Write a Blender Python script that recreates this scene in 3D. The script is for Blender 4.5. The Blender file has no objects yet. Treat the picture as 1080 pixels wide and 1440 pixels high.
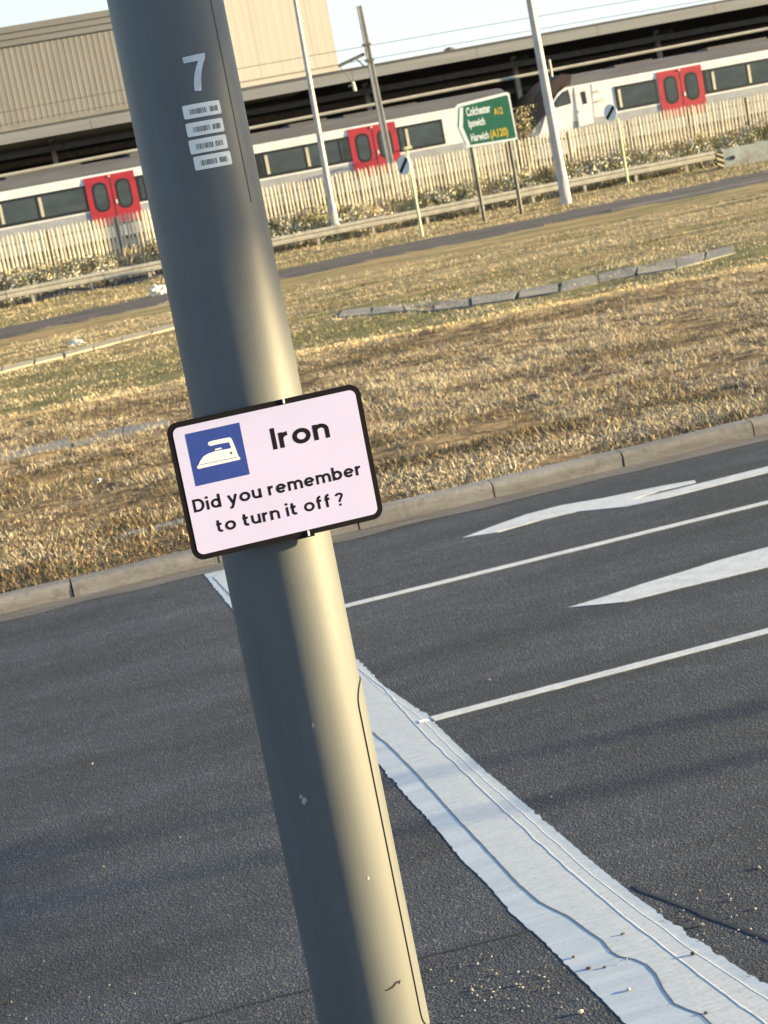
import bpy, bmesh, math, random
import numpy as np
from mathutils import Vector, noise as mnoise

random.seed(7); rng = np.random.default_rng(11)
S = bpy.context.scene
COL = S.collection
R = math.radians

# ------------------------------------------------------------------ camera
FPX, ROLL, PITCH, YAW, EYE = 2600.0, R(10.9), math.atan(463/2600), R(13), 2.3
F0 = Vector((math.sin(YAW), math.cos(YAW), 0)); R0 = Vector((math.cos(YAW), -math.sin(YAW), 0)); UP = Vector((0, 0, 1))
FW = F0*math.cos(PITCH) - UP*math.sin(PITCH)
U0 = UP*math.cos(PITCH) + F0*math.sin(PITCH)
EX = R0*math.cos(ROLL) - U0*math.sin(ROLL)
EY = R0*math.sin(ROLL) + U0*math.cos(ROLL)
CAM = Vector((0, 0, EYE))
from mathutils import Matrix
cd = bpy.data.cameras.new('camera'); cam = bpy.data.objects.new('camera', cd); COL.objects.link(cam)
M = Matrix((EX, EY, -FW)).transposed().to_4x4(); M.translation = CAM
cam.matrix_world = M
cd.sensor_fit = 'VERTICAL'; cd.sensor_height = 36; cd.lens = 36*FPX/1440
cd.clip_start = 0.05; cd.clip_end = 3000
cd.dof.use_dof = True; cd.dof.focus_distance = 2.85; cd.dof.aperture_fstop = 21
S.camera = cam

# ------------------------------------------------------------------ light
SUN_AZ, SUN_EL = R(-11), R(8)              # azimuth measured from +X (the direction of the road)
sd = Vector((math.cos(SUN_AZ)*math.cos(SUN_EL), math.sin(SUN_AZ)*math.cos(SUN_EL), math.sin(SUN_EL)))
sl = bpy.data.lights.new('sun', 'SUN'); so = bpy.data.objects.new('sun', sl); COL.objects.link(so)
so.rotation_euler = (-sd).to_track_quat('-Z', 'Y').to_euler()
sl.energy = 5.0; sl.angle = R(0.6); sl.color = (1.0, 0.77, 0.41)
W = bpy.data.worlds.new('World'); S.world = W; W.use_nodes = True
wt = W.node_tree; bg = wt.nodes['Background']
sky = wt.nodes.new('ShaderNodeTexSky'); sky.sky_type = 'NISHITA'; sky.sun_disc = False
sky.sun_elevation = SUN_EL; sky.sun_rotation = math.atan2(sd.x, sd.y); sky.altitude = 30
sky.air_density = 1.0; sky.dust_density = 1.0; sky.ozone_density = 3.0
# thin bright evening haze low in the sky, the same all the way round, thinning out upwards
wtc = wt.nodes.new('ShaderNodeTexCoord'); wsp = wt.nodes.new('ShaderNodeSeparateXYZ'); wt.links.new(wtc.outputs['Generated'], wsp.inputs[0])
wr = wt.nodes.new('ShaderNodeMapRange'); wr.interpolation_type = 'SMOOTHSTEP'; wr.inputs['From Min'].default_value = 0.02; wr.inputs['From Max'].default_value = 0.42
wr.inputs['To Min'].default_value = 0.85; wr.inputs['To Max'].default_value = 0.10; wt.links.new(wsp.outputs['Z'], wr.inputs['Value'])
wm = wt.nodes.new('ShaderNodeMix'); wm.data_type = 'RGBA'; wt.links.new(wr.outputs[0], wm.inputs[0]); wt.links.new(sky.outputs[0], wm.inputs[6])
wm.inputs[7].default_value = (2.45, 2.65, 2.62, 1)
wt.links.new(wm.outputs[2], bg.inputs[0]); bg.inputs[1].default_value = 0.10
S.view_settings.view_transform = 'Standard'; S.view_settings.look = 'None'
S.view_settings.exposure = 2.1; S.view_settings.gamma = 1.0
S.view_settings.use_curve_mapping = False
S.render.resolution_x = 768; S.render.resolution_y = 1024

# ------------------------------------------------------------------ helpers
def ray(x, y): return FW*FPX + EX*(x-540) - EY*(y-720)
def G(x, y, z=0.0):
    """point of the horizontal plane z seen at photograph position x, y"""
    d = ray(x, y); return CAM + d*((z-EYE)/d.z)
def V(x, y, Y):
    """point of the vertical plane at depth Y seen at photograph position x, y"""
    d = ray(x, y); return CAM + d*(Y/d.y)

def mat(name, col, rough=0.7, var=None, vscale=5.0, detail=6.0, bump=0.0, bscale=None, metal=0.0, spec=0.5, contrast=(0.35, 0.65), stretch=None, grime=None):
    """principled material whose colour wanders between col and var by noise in object space"""
    m = bpy.data.materials.new(name); m.use_nodes = True
    nt = m.node_tree; N = nt.nodes; L = nt.links
    p = N['Principled BSDF']
    p.inputs['Base Color'].default_value = (*col, 1); p.inputs['Roughness'].default_value = rough
    p.inputs['Metallic'].default_value = metal; p.inputs['Specular IOR Level'].default_value = spec
    tc = N.new('ShaderNodeTexCoord'); vec = tc.outputs['Object']
    if stretch:
        mp = N.new('ShaderNodeMapping'); mp.inputs['Scale'].default_value = stretch
        L.new(vec, mp.inputs[0]); vec = mp.outputs[0]
    out = None
    if var is not None:
        n = N.new('ShaderNodeTexNoise'); n.inputs['Scale'].default_value = vscale; n.inputs['Detail'].default_value = detail
        n.inputs['Roughness'].default_value = 0.6
        L.new(vec, n.inputs['Vector'])
        r = N.new('ShaderNodeMapRange'); r.inputs['From Min'].default_value = contrast[0]; r.inputs['From Max'].default_value = contrast[1]
        L.new(n.outputs['Fac'], r.inputs['Value'])
        mx = N.new('ShaderNodeMix'); mx.data_type = 'RGBA'
        mx.inputs[6].default_value = (*col, 1); mx.inputs[7].default_value = (*var, 1)
        L.new(r.outputs[0], mx.inputs[0]); out = mx.outputs[2]
    if grime is not None:      # (colour, scale, amount)
        g = N.new('ShaderNodeTexNoise'); g.inputs['Scale'].default_value = grime[1]; g.inputs['Detail'].default_value = 8; g.inputs['Roughness'].default_value = 0.7
        L.new(tc.outputs['Object'], g.inputs['Vector'])
        r2 = N.new('ShaderNodeMapRange'); r2.inputs['From Min'].default_value = 0.5; r2.inputs['From Max'].default_value = 0.72; r2.inputs['To Max'].default_value = grime[2]
        L.new(g.outputs['Fac'], r2.inputs['Value'])
        m2 = N.new('ShaderNodeMix'); m2.data_type = 'RGBA'; m2.inputs[7].default_value = (*grime[0], 1)
        if out: L.new(out, m2.inputs[6])
        else: m2.inputs[6].default_value = (*col, 1)
        L.new(r2.outputs[0], m2.inputs[0]); out = m2.outputs[2]
    if out: L.new(out, p.inputs['Base Color'])
    if bump:
        b = N.new('ShaderNodeBump'); b.inputs['Strength'].default_value = 1.0; b.inputs['Distance'].default_value = bump
        n2 = N.new('ShaderNodeTexNoise'); n2.inputs['Scale'].default_value = bscale or vscale; n2.inputs['Detail'].default_value = 4
        L.new(vec, n2.inputs['Vector']); L.new(n2.outputs['Fac'], b.inputs['Height']); L.new(b.outputs[0], p.inputs['Normal'])
    return m

def link(name, me, parent=None, loc=None):
    o = bpy.data.objects.new(name, me); COL.objects.link(o)
    if parent is not None: o.parent = parent
    if loc is not None: o.location = loc
    return o
def tag(o, label=None, cat=None, group=None, kind=None):
    if label: o['label'] = label
    if cat: o['category'] = cat
    if group: o['group'] = group
    if kind: o['kind'] = kind
    return o
def thing(name, loc, label, cat, group=None):
    o = bpy.data.objects.new(name, None); COL.objects.link(o); o.location = loc; o.empty_display_size = 0.1
    return tag(o, label, cat, group)
class MB:
    """collects verts and faces; build() links them as one mesh object (world coordinates minus the parent's location)"""
    def __init__(s): s.v = []; s.f = []; s.mi = []
    def add(s, vs, fs, mi=0):
        b = len(s.v); s.v += [tuple(p) for p in vs]; s.f += [tuple(i+b for i in f) for f in fs]; s.mi += [mi]*len(fs); return s
    def box(s, x0, x1, y0, y1, z0, z1, mi=0):
        return s.add([(x0,y0,z0),(x1,y0,z0),(x1,y1,z0),(x0,y1,z0),(x0,y0,z1),(x1,y0,z1),(x1,y1,z1),(x0,y1,z1)],
                     [(3,2,1,0),(4,5,6,7),(0,1,5,4),(1,2,6,5),(2,3,7,6),(3,0,4,7)], mi)
    def prism(s, pts, d, mi=0):
        """extrude a closed outline (counter-clockwise seen against d) by vector d"""
        n = len(pts); a = [Vector(p) for p in pts]; b = [p+Vector(d) for p in a]
        return s.add(a+b, [tuple(range(n))[::-1], tuple(range(n, 2*n))] + [(i, (i+1) % n, n+(i+1) % n, n+i) for i in range(n)], mi)
    def tube(s, path, rad, n=10, mi=0, caps=True):
        rad = rad if isinstance(rad, (list, tuple)) else [rad]*len(path)
        path = [Vector(p) for p in path]; b = len(s.v)
        for i, p in enumerate(path):
            t = (path[min(i+1, len(path)-1)] - path[max(i-1, 0)]).normalized()
            a = t.orthogonal().normalized() if abs(t.z) < 0.9 else t.cross(Vector((0, 1, 0))).normalized()
            c = t.cross(a)
            for k in range(n):
                q = 2*math.pi*k/n; s.v.append(tuple(p + (a*math.cos(q)+c*math.sin(q))*rad[i]))
        for i in range(len(path)-1):
            for k in range(n):
                k2 = (k+1) % n; s.f.append((b+i*n+k, b+i*n+k2, b+(i+1)*n+k2, b+(i+1)*n+k)); s.mi.append(mi)
        if caps:
            s.f.append(tuple(b+k for k in range(n))[::-1]); s.mi.append(mi)
            e = b+(len(path)-1)*n; s.f.append(tuple(e+k for k in range(n))); s.mi.append(mi)
        return s
    def build(s, name, mats, parent=None, smooth=False, bevel=0.0, fix=True):
        me = bpy.data.meshes.new(name)
        off = Vector((0, 0, 0)); q = parent
        while q is not None: off += q.location; q = q.parent
        me.from_pydata([tuple(Vector(p)-off) for p in s.v], [], s.f)
        for m in (mats if isinstance(mats, (list, tuple)) else [mats]): me.materials.append(m)
        me.polygons.foreach_set('material_index', s.mi)
        bm = bmesh.new(); bm.from_mesh(me)
        if fix: bmesh.ops.recalc_face_normals(bm, faces=bm.faces)
        if bevel: bmesh.ops.bevel(bm, geom=list(bm.edges), offset=bevel, segments=2, affect='EDGES', clamp_overlap=True)
        bm.to_mesh(me); bm.free()
        if smooth:
            for p in me.polygons: p.use_smooth = True
            try: me.set_sharp_from_angle(angle=R(40))
            except Exception: pass
        return link(name, me, parent)

def frange(a, b, n): return [a+(b-a)*i/(n-1) for i in range(n)]
def nz(x, y=0.0, z=0.0, s=1.0): return mnoise.noise(Vector((x*s, y*s, z*s)))

# ------------------------------------------------------------------ materials
m_asph = None
def asphalt(name, dark, light, tint):
    m = bpy.data.materials.new(name); m.use_nodes = True; nt = m.node_tree; N = nt.nodes; L = nt.links; p = N['Principled BSDF']
    tc = N.new('ShaderNodeTexCoord')
    def noise(s, d, r=0.6, st=None):
        n = N.new('ShaderNodeTexNoise'); n.inputs['Scale'].default_value = s; n.inputs['Detail'].default_value = d; n.inputs['Roughness'].default_value = r
        if st:
            mp = N.new('ShaderNodeMapping'); mp.inputs['Scale'].default_value = st; L.new(tc.outputs['Object'], mp.inputs[0]); L.new(mp.outputs[0], n.inputs['Vector'])
        else: L.new(tc.outputs['Object'], n.inputs['Vector'])
        return n.outputs['Fac']
    def ramp(v, a, b, c0, c1):
        r = N.new('ShaderNodeMapRange'); r.inputs['From Min'].default_value = a; r.inputs['From Max'].default_value = b; r.inputs['To Min'].default_value = c0; r.inputs['To Max'].default_value = c1
        L.new(v, r.inputs['Value']); return r.outputs[0]
    vo = N.new('ShaderNodeTexVoronoi'); vo.inputs['Scale'].default_value = 120; L.new(tc.outputs['Object'], vo.inputs['Vector'])
    sep = N.new('ShaderNodeSeparateColor'); L.new(vo.outputs['Color'], sep.inputs[0])
    mx = N.new('ShaderNodeMix'); mx.data_type = 'RGBA'; mx.inputs[6].default_value = (*dark, 1); mx.inputs[7].default_value = (*light, 1)
    grain = ramp(noise(135, 3, 0.75), 0.38, 0.68, 0, 1)
    L.new(grain, mx.inputs[0])
    # pale and reddish chippings
    m2 = N.new('ShaderNodeMix'); m2.data_type = 'RGBA'; m2.inputs[7].default_value = (*tint, 1); L.new(mx.outputs[2], m2.inputs[6])
    L.new(ramp(sep.outputs[0], 0.86, 0.97, 0, 0.55), m2.inputs[0])
    # broad wear and wheel tracks along the road
    mul = N.new('ShaderNodeMix'); mul.data_type = 'RGBA'; mul.blend_type = 'MULTIPLY'; mul.inputs[0].default_value = 1; L.new(m2.outputs[2], mul.inputs[6])
    a1 = N.new('ShaderNodeMath'); a1.operation = 'MULTIPLY'
    L.new(ramp(noise(0.9, 5, 0.6, (0.35, 1.6, 1)), 0.35, 0.68, 0.66, 1.25), a1.inputs[0])
    L.new(ramp(noise(6, 5, 0.65), 0.35, 0.68, 0.84, 1.12), a1.inputs[1])
    cmb = N.new('ShaderNodeCombineColor')
    for i in range(3): L.new(a1.outputs[0], cmb.inputs[i])
    L.new(cmb.outputs[0], mul.inputs[7]); L.new(mul.outputs[2], p.inputs['Base Color'])
    p.inputs['Roughness'].default_value = 0.88; p.inputs['Specular IOR Level'].default_value = 0.3
    b = N.new('ShaderNodeBump'); b.inputs['Distance'].default_value = 0.0026; b.inputs['Strength'].default_value = 1
    ad = N.new('ShaderNodeMath'); ad.operation = 'ADD'; L.new(noise(150, 3, 0.7), ad.inputs[0]); L.new(vo.outputs['Distance'], ad.inputs[1])
    L.new(ad.outputs[0], b.inputs['Height']); L.new(b.outputs[0], p.inputs['Normal'])
    return m
m_asph = asphalt('asphalt', (0.019, 0.024, 0.033), (0.082, 0.096, 0.120), (0.18, 0.16, 0.145))
m_asph2 = asphalt('old_asphalt', (0.065, 0.060, 0.058), (0.13, 0.12, 0.11), (0.25, 0.22, 0.19))
m_tar = mat('tar_joint', (0.012, 0.012, 0.013), 0.6, (0.03, 0.03, 0.03), 60)
m_paint = mat('thermoplastic_white', (0.60, 0.62, 0.63), 0.6, (0.48, 0.50, 0.52), 9, 8, 0.0006, 60, grime=((0.22, 0.21, 0.20), 45, 0.45))
m_crack = mat('paint_crack_dirt', (0.10, 0.11, 0.12), 0.8, (0.18, 0.19, 0.2), 40)
m_paint4 = mat('thermoplastic_top', (0.50, 0.54, 0.57), 0.55, (0.41, 0.45, 0.48), 26, 8, 0.0006, 30, stretch=(0.35, 2.8, 1), grime=((0.24, 0.23, 0.22), 50, 0.4))
m_paint2 = mat('thermoplastic_blue_white', (0.46, 0.52, 0.58), 0.5, (0.36, 0.42, 0.48), 5, 8, 0.0012, 40, stretch=(0.25, 2.5, 1), grime=((0.24, 0.22, 0.20), 60, 0.35))
m_paint3 = mat('thermoplastic_streaked', (0.53, 0.56, 0.58), 0.55, (0.42, 0.45, 0.47), 30, 8, 0.0006, 30, stretch=(0.35, 2.8, 1), grime=((0.22, 0.20, 0.18), 70, 0.4))
m_kerb = mat('kerb_concrete', (0.225, 0.222, 0.218), 0.9, (0.13, 0.128, 0.126), 3, 9, 0.004, 60, stretch=(0.4, 1, 3), grime=((0.10, 0.09, 0.075), 14, 0.8))
m_chan = mat('channel_concrete', (0.16, 0.15, 0.14), 0.9, (0.09, 0.088, 0.086), 4, 9, 0.003, 80, stretch=(0.5, 2.0, 1))
m_slab = mat('old_slab', (0.27, 0.255, 0.21), 0.9, (0.19, 0.18, 0.165), 2, 9, 0.01, 20, grime=((0.14, 0.12, 0.07), 3, 0.8))
m_pole = mat('pole_paint', (0.112, 0.122, 0.124), 0.5, (0.094, 0.103, 0.106), 2.5, 9, 0.00012, 60, stretch=(9, 9, 1.0), spec=0.6, grime=((0.15, 0.15, 0.14), 7, 0.3))
m_door = mat('pole_door_paint', (0.114, 0.124, 0.126), 0.5, (0.097, 0.106, 0.109), 2.5, 9, 0.0001, 60, stretch=(14, 14, 1.2), spec=0.6)
m_run = mat('pole_run_mark', (0.125, 0.132, 0.13), 0.6, (0.10, 0.108, 0.108), 40)
m_dark = mat('dark_gap', (0.01, 0.01, 0.01), 0.9)
m_label = mat('label_foil', (0.90, 0.89, 0.84), 0.35, (0.82, 0.81, 0.77), 60, spec=0.6)
m_print = mat('label_print', (0.07, 0.07, 0.065), 0.6, (0.16, 0.16, 0.14), 250)
m_number = mat('number_white', (0.70, 0.73, 0.75), 0.5, (0.60, 0.63, 0.66), 60)
m_black = mat('sign_black', (0.005, 0.004, 0.006), 0.6, (0.009, 0.007, 0.010), 18, 7, spec=0.15)
m_face = mat('sign_face', (0.60, 0.575, 0.83), 0.45, (0.57, 0.545, 0.79), 9, 6, 0.0, grime=((0.66, 0.60, 0.62), 26, 0.25))
m_blue = mat('sign_blue', (0.028, 0.062, 0.31), 0.4, (0.024, 0.052, 0.27), 20)
m_white = mat('sign_white', (0.80, 0.79, 0.84), 0.45, (0.76, 0.75, 0.80), 30)
m_steel = mat('band_steel', (0.55, 0.55, 0.54), 0.35, (0.4, 0.4, 0.4), 80, metal=0.8)
m_galv = mat('galvanised', (0.46, 0.44, 0.38), 0.6, (0.34, 0.33, 0.29), 2.5, 8, 0.003, 12, metal=0.0, grime=((0.2, 0.16, 0.12), 4, 0.6))
m_pale = mat('pale_paint', (0.66, 0.60, 0.47), 0.6, (0.52, 0.47, 0.37), 3, 6, grime=((0.25, 0.2, 0.14), 5, 0.6))
m_rail = mat('fence_rail_steel', (0.16, 0.14, 0.12), 0.7, (0.08, 0.07, 0.065), 3, 7)
m_col = mat('lamp_column_steel', (0.52, 0.50, 0.46), 0.55, (0.40, 0.39, 0.37), 2, 7, grime=((0.22, 0.2, 0.17), 3, 0.5))
m_mast = mat('mast_steel', (0.50, 0.49, 0.46), 0.7, (0.40, 0.39, 0.36), 2, 7)
m_wire = mat('wire', (0.10, 0.10, 0.095), 0.6)
m_green = mat('sign_green', (0.004, 0.105, 0.062), 0.4, (0.004, 0.09, 0.055), 2)
m_signw = mat('road_sign_white', (0.62, 0.70, 0.74), 0.45, (0.56, 0.64, 0.68), 3)
m_yel = mat('sign_yellow', (0.55, 0.42, 0.03), 0.5, (0.48, 0.37, 0.03), 4)
m_post = mat('sign_post_grey', (0.13, 0.13, 0.12), 0.6, (0.08, 0.08, 0.075), 3)
m_postw = mat('post_cream', (0.62, 0.60, 0.36), 0.6, (0.52, 0.50, 0.32), 3)
m_train = mat('train_white', (0.76, 0.77, 0.79), 0.38, (0.69, 0.70, 0.72), 0.8, 7, grime=((0.42, 0.40, 0.37), 1.2, 0.5))
m_tgrey = mat('train_grey', (0.36, 0.38, 0.42), 0.4, (0.30, 0.32, 0.36), 1.0, 7, grime=((0.24, 0.22, 0.2), 1.3, 0.6))
m_red = mat('train_red', (0.40, 0.022, 0.045), 0.5, (0.33, 0.018, 0.036), 1.2, 7, grime=((0.30, 0.03, 0.04), 2, 0.5))
m_roof = mat('train_roof', (0.115, 0.115, 0.12), 0.75, (0.08, 0.08, 0.085), 1.5, 7, stretch=(0.2, 1, 1))
m_frame = mat('window_frame_black', (0.014, 0.016, 0.018), 0.4)
m_glass = mat('train_glass', (0.045, 0.065, 0.07), 0.12, (0.025, 0.035, 0.04), 0.7, 4, spec=0.8, stretch=(1, 1, 2.2))
m_cabg = mat('cab_glass', (0.006, 0.008, 0.013), 0.4, (0.009, 0.011, 0.017), 1, spec=0.25)
m_maroon = mat('cab_maroon', (0.028, 0.010, 0.014), 0.5, (0.02, 0.010, 0.013), 2)
m_pillar = mat('window_pillar', (0.58, 0.54, 0.42), 0.5, (0.5, 0.46, 0.36), 3)
m_clad = mat('cladding_grey_beige', (0.24, 0.235, 0.22), 0.7, (0.205, 0.20, 0.185), 0.7, 8, stretch=(3, 1, 0.35), grime=((0.24, 0.21, 0.17), 0.6, 0.45))
m_clad_sunlit = mat('cladding_sunlit_beige', (0.60, 0.55, 0.47), 0.7, (0.57, 0.52, 0.445), 0.7, 8, stretch=(3, 1, 0.35))  # taller block: its sun-facing brightness is put into the cladding colour
m_fasc = mat('fascia_grey', (0.20, 0.205, 0.21), 0.7, (0.18, 0.175, 0.17), 1, 8, stretch=(0.15, 1, 4))
m_trim = mat('trim_pale', (0.50, 0.46, 0.40), 0.7, (0.44, 0.40, 0.35), 1, 8, stretch=(0.2, 1, 4))
m_canf = mat('canopy_fascia', (0.25, 0.26, 0.27), 0.7, (0.20, 0.21, 0.215), 1, 8, stretch=(0.15, 1, 4))
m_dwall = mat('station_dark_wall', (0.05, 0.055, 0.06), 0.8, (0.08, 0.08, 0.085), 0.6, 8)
m_beam = mat('pipe_pale', (0.42, 0.41, 0.35), 0.6, (0.34, 0.33, 0.28), 1, 6)
m_conc = mat('barrier_concrete', (0.27, 0.31, 0.32), 0.85, (0.19, 0.22, 0.23), 2, 8, 0.01, 8, grime=((0.16, 0.14, 0.11), 1.6, 0.9))
m_litter = mat('white_litter', (0.75, 0.74, 0.68), 0.6, (0.6, 0.58, 0.52), 8)
m_stone = mat('grit_pale', (0.45, 0.42, 0.38), 0.9, (0.25, 0.23, 0.2), 30)
m_brownst = mat('pebble_brown', (0.10, 0.075, 0.06), 0.9, (0.06, 0.05, 0.045), 60)

# ------------------------------------------------------------------ the setting: road
KERB = 12.13
def sheet(name, pts, m, kind='structure', parent=None, z=None):
    return None
b = MB(); b.add([(-250, -40, 0), (400, -40, 0), (400, KERB-0.002, 0), (-250, KERB-0.002, 0)], [(0, 1, 2, 3)])
road = tag(b.build('road', m_asph), kind='structure')

def poly_mark(name, outline, z, m, thick=0.004, label=None, cat=None, jag=0.004, step=0.05, parent=None, kind=None, group=None):
    """road marking from an outline on the ground: the edge is resampled and made slightly ragged"""
    pts = []
    n = len(outline)
    for i in range(n):
        a = Vector(outline[i]); c = Vector(outline[(i+1) % n]); L = (c-a).length; k = max(1, int(L/step))
        for j in range(k):
            p = a.lerp(c, j/k); d = (c-a).normalized(); nn = Vector((-d.y, d.x))
            amp = jag*min(1, L/0.1)*(.25+1.5*abs(nz(p.x*3.1, p.y*3.1, 12)))*1.1
            p = p + nn*(nz(p.x*23, p.y*23, 3.1)*amp + nz(p.x*70, p.y*70, 7.7)*amp*0.6)
            pts.append(p)
    bm = bmesh.new()
    vs = [bm.verts.new((p.x, p.y, z)) for p in pts]
    f = bm.faces.new(vs)
    if f.normal.z < 0 or f.calc_area() and (f.normal_update() or f.normal.z < 0): f.normal_flip()
    ext = bmesh.ops.extrude_face_region(bm, geom=[f])
    for v in [e for e in ext['geom'] if isinstance(e, bmesh.types.BMVert)]: v.co.z = z+thick
    bmesh.ops.recalc_face_normals(bm, faces=bm.faces)
    bmesh.ops.triangulate(bm, faces=[q for q in bm.faces if len(q.verts) > 4])
    if parent is not None: bmesh.ops.translate(bm, verts=bm.verts, vec=-parent.location)
    me = bpy.data.meshes.new(name); bm.to_mesh(me); bm.free(); me.materials.append(m)
    o = link(name, me, parent)
    return tag(o, label, cat, group, kind)
def g2(*pp): return [tuple(G(x, y)[:2]) for x, y in pp]

# lane lines (they run along +X)
poly_mark('lane_line', [(1.765, 7.445), (60, 7.445), (60, 7.515), (1.765, 7.515)], 0.001, m_paint, 0.003,
          'thin white lane line meeting the thick ragged line, nearest to the pole', 'road marking', 0.006, 0.08)
poly_mark('lane_line', [(1.70, 9.945), (60, 9.975), (60, 10.055), (1.70, 10.02)], 0.001, m_paint, 0.003,
          'long thin white lane line between the two painted arrows', 'road marking', 0.005, 0.1)
a1 = g2((650, 757), (700, 749), (760, 732), (812, 720), (880, 713), (935, 701.5), (1080, 665), (1500, 563), (1500, 556), (1080, 656.5),
        (960, 686.5), (925, 695), (888, 703.5), (925, 692), (979, 679.5), (977, 676), (930, 684), (849, 701), (790, 711), (740, 724), (700, 738))
poly_mark('painted_arrow', a1, 0.001, m_paint, 0.003, 'slim white road arrow with a split barb nearest the kerb', 'road marking', 0.004, 0.06)
a2 = g2((799, 855), (880, 847), (956, 828), (1020, 813), (1080, 798), (1180, 776), (1180, 762), (1500, 683), (1500, 666), (1180, 742), (1180, 728), (1080, 770), (1010, 789), (956, 806), (900, 823), (850, 840))
poly_mark('painted_arrow', a2, 0.001, m_paint, 0.003, 'broad white arrow head between the two thin lane lines, cut by the right edge', 'road marking', 0.005, 0.06)

# the thick stop line: overlapping ragged layers of thermoplastic
stop = thing('stop_line', (1.6, 6, 0), 'wide ragged white line of layered paint running diagonally behind the pole', 'road marking')
outer = g2((283, 803), (320, 796), (505, 930), (540, 965), (570, 985), (600, 1005), (640, 1045), (680, 1082), (735, 1128), (790, 1175), (840, 1218), (890, 1258),
           (935, 1292), (975, 1320), (1010, 1342), (1080, 1387), (1180, 1462), (1180, 1760), (1040, 1620), (960, 1530), (880, 1440), (820, 1380), (760, 1320), (720, 1285), (685, 1243), (650, 1210), (622, 1175), (600, 1150), (570, 1118), (540, 1082), (516, 1055), (331, 862))
poly_mark('paint_layer', outer, 0.0006, m_paint2, 0.0008, jag=0.009, step=0.012, parent=stop)
dl = [(300, 812), (420, 940), (516, 1024), (548, 1050), (580, 1082), (612, 1117), (640, 1148), (672, 1182), (700, 1212), (732, 1246), (760, 1270), (782, 1281), (800, 1290), (825, 1308), (848, 1324), (862, 1340), (872, 1346), (892, 1350),
      (910, 1358), (922, 1370), (934, 1392), (948, 1412), (968, 1421), (985, 1427), (1004, 1444), (1040, 1490), (1100, 1560)]
rg = [(318, 800), (470, 915), (540, 968), (560, 992), (600, 1036), (640, 1074), (680, 1113), (720, 1150), (760, 1188), (800, 1224), (828, 1248), (880, 1292), (939, 1337), (1000, 1385), (1072, 1437), (1160, 1510)]
ou = [(320, 798), (500, 930), (540, 969), (570, 989), (600, 1011), (640, 1052), (680, 1090), (735, 1138), (790, 1187), (840, 1231), (890, 1270), (935, 1303), (975, 1333), (1010, 1357), (1080, 1402), (1160, 1462)]
poly_mark('paint_layer', g2(*(dl + ou[::-1])), 0.0015, m_paint3, 0.0006, jag=0.004, step=0.018, parent=stop)
poly_mark('paint_layer', g2(*(dl[:24] + [(968, 1380), (905, 1330), (850, 1290), (800, 1255), (740, 1195), (690, 1140), (640, 1088), (600, 1052), (560, 1010), (500, 955), (318, 803)])), 0.0022, m_paint4, 0.0005, jag=0.004, step=0.018, parent=stop)
def strip_path(name, pts, w, z, m, parent=None, thick=0.0, jag=0.3, **k):
    P = []
    for i in range(len(pts)-1):
        a, c = Vector(pts[i]), Vector(pts[i+1]); kk = max(1, int((c-a).length/0.02))
        P += [a.lerp(c, j/kk) for j in range(kk)]
    P.append(Vector(pts[-1]))
    b = MB(); vs = []
    for i, p in enumerate(P):
        d = (P[min(i+1, len(P)-1)]-P[max(i-1, 0)]).normalized(); n = Vector((-d.y, d.x))
        ww = w*(1+jag*nz(p.x*30, p.y*30, 2)*2); p = p + n*nz(p.x*9, p.y*9, 9)*w*.6
        vs += [(*(p+n*ww/2), z), (*(p), z+thick), (*(p-n*ww/2), z)]
    fs = []
    for i in range(len(P)-1):
        a = 3*i; fs += [(a, a+3, a+4, a+1), (a+1, a+4, a+5, a+2)]
    b.add(vs, fs); o = b.build(name, m, parent); return tag(o, **k)
strip_path('paint_crack', g2(*dl), 0.0045, 0.0028, m_crack, stop, 0.0002)
strip_path('paint_ridge', g2(*rg), 0.008, 0.0027, m_paint, stop, 0.0006)
strip_path('paint_ridge', g2(*[(x-6, y+1) for x, y in ou]), 0.006, 0.0022, m_paint, stop, 0.0006)
b = MB(); p0 = G(600, 1014); b.prism([(p0.x-0.035, p0.y-0.016, 0.003), (p0.x+0.01, p0.y-0.022, 0.003), (p0.x+0.012, p0.y+0.02, 0.003), (p0.x-0.03, p0.y+0.026, 0.003)], (0, 0, 0.002))
b.build('loose_paint_chip', m_label, stop)

# tar joints in the asphalt
strip_path('tar_joint', g2((-60, 1516), (120, 1473), (250, 1440), (340, 1415), (440, 1390), (600, 1345), (680, 1326), (746, 1309)), 0.012, 0.0018, m_tar, None, 0.0003, jag=.2, kind='structure')
strip_path('tar_joint', g2((892, 1246), (940, 1268), (1000, 1290), (1080, 1322), (1200, 1376)), 0.017, 0.0018, m_tar, None, 0.0003, jag=.2, kind='structure')

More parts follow.
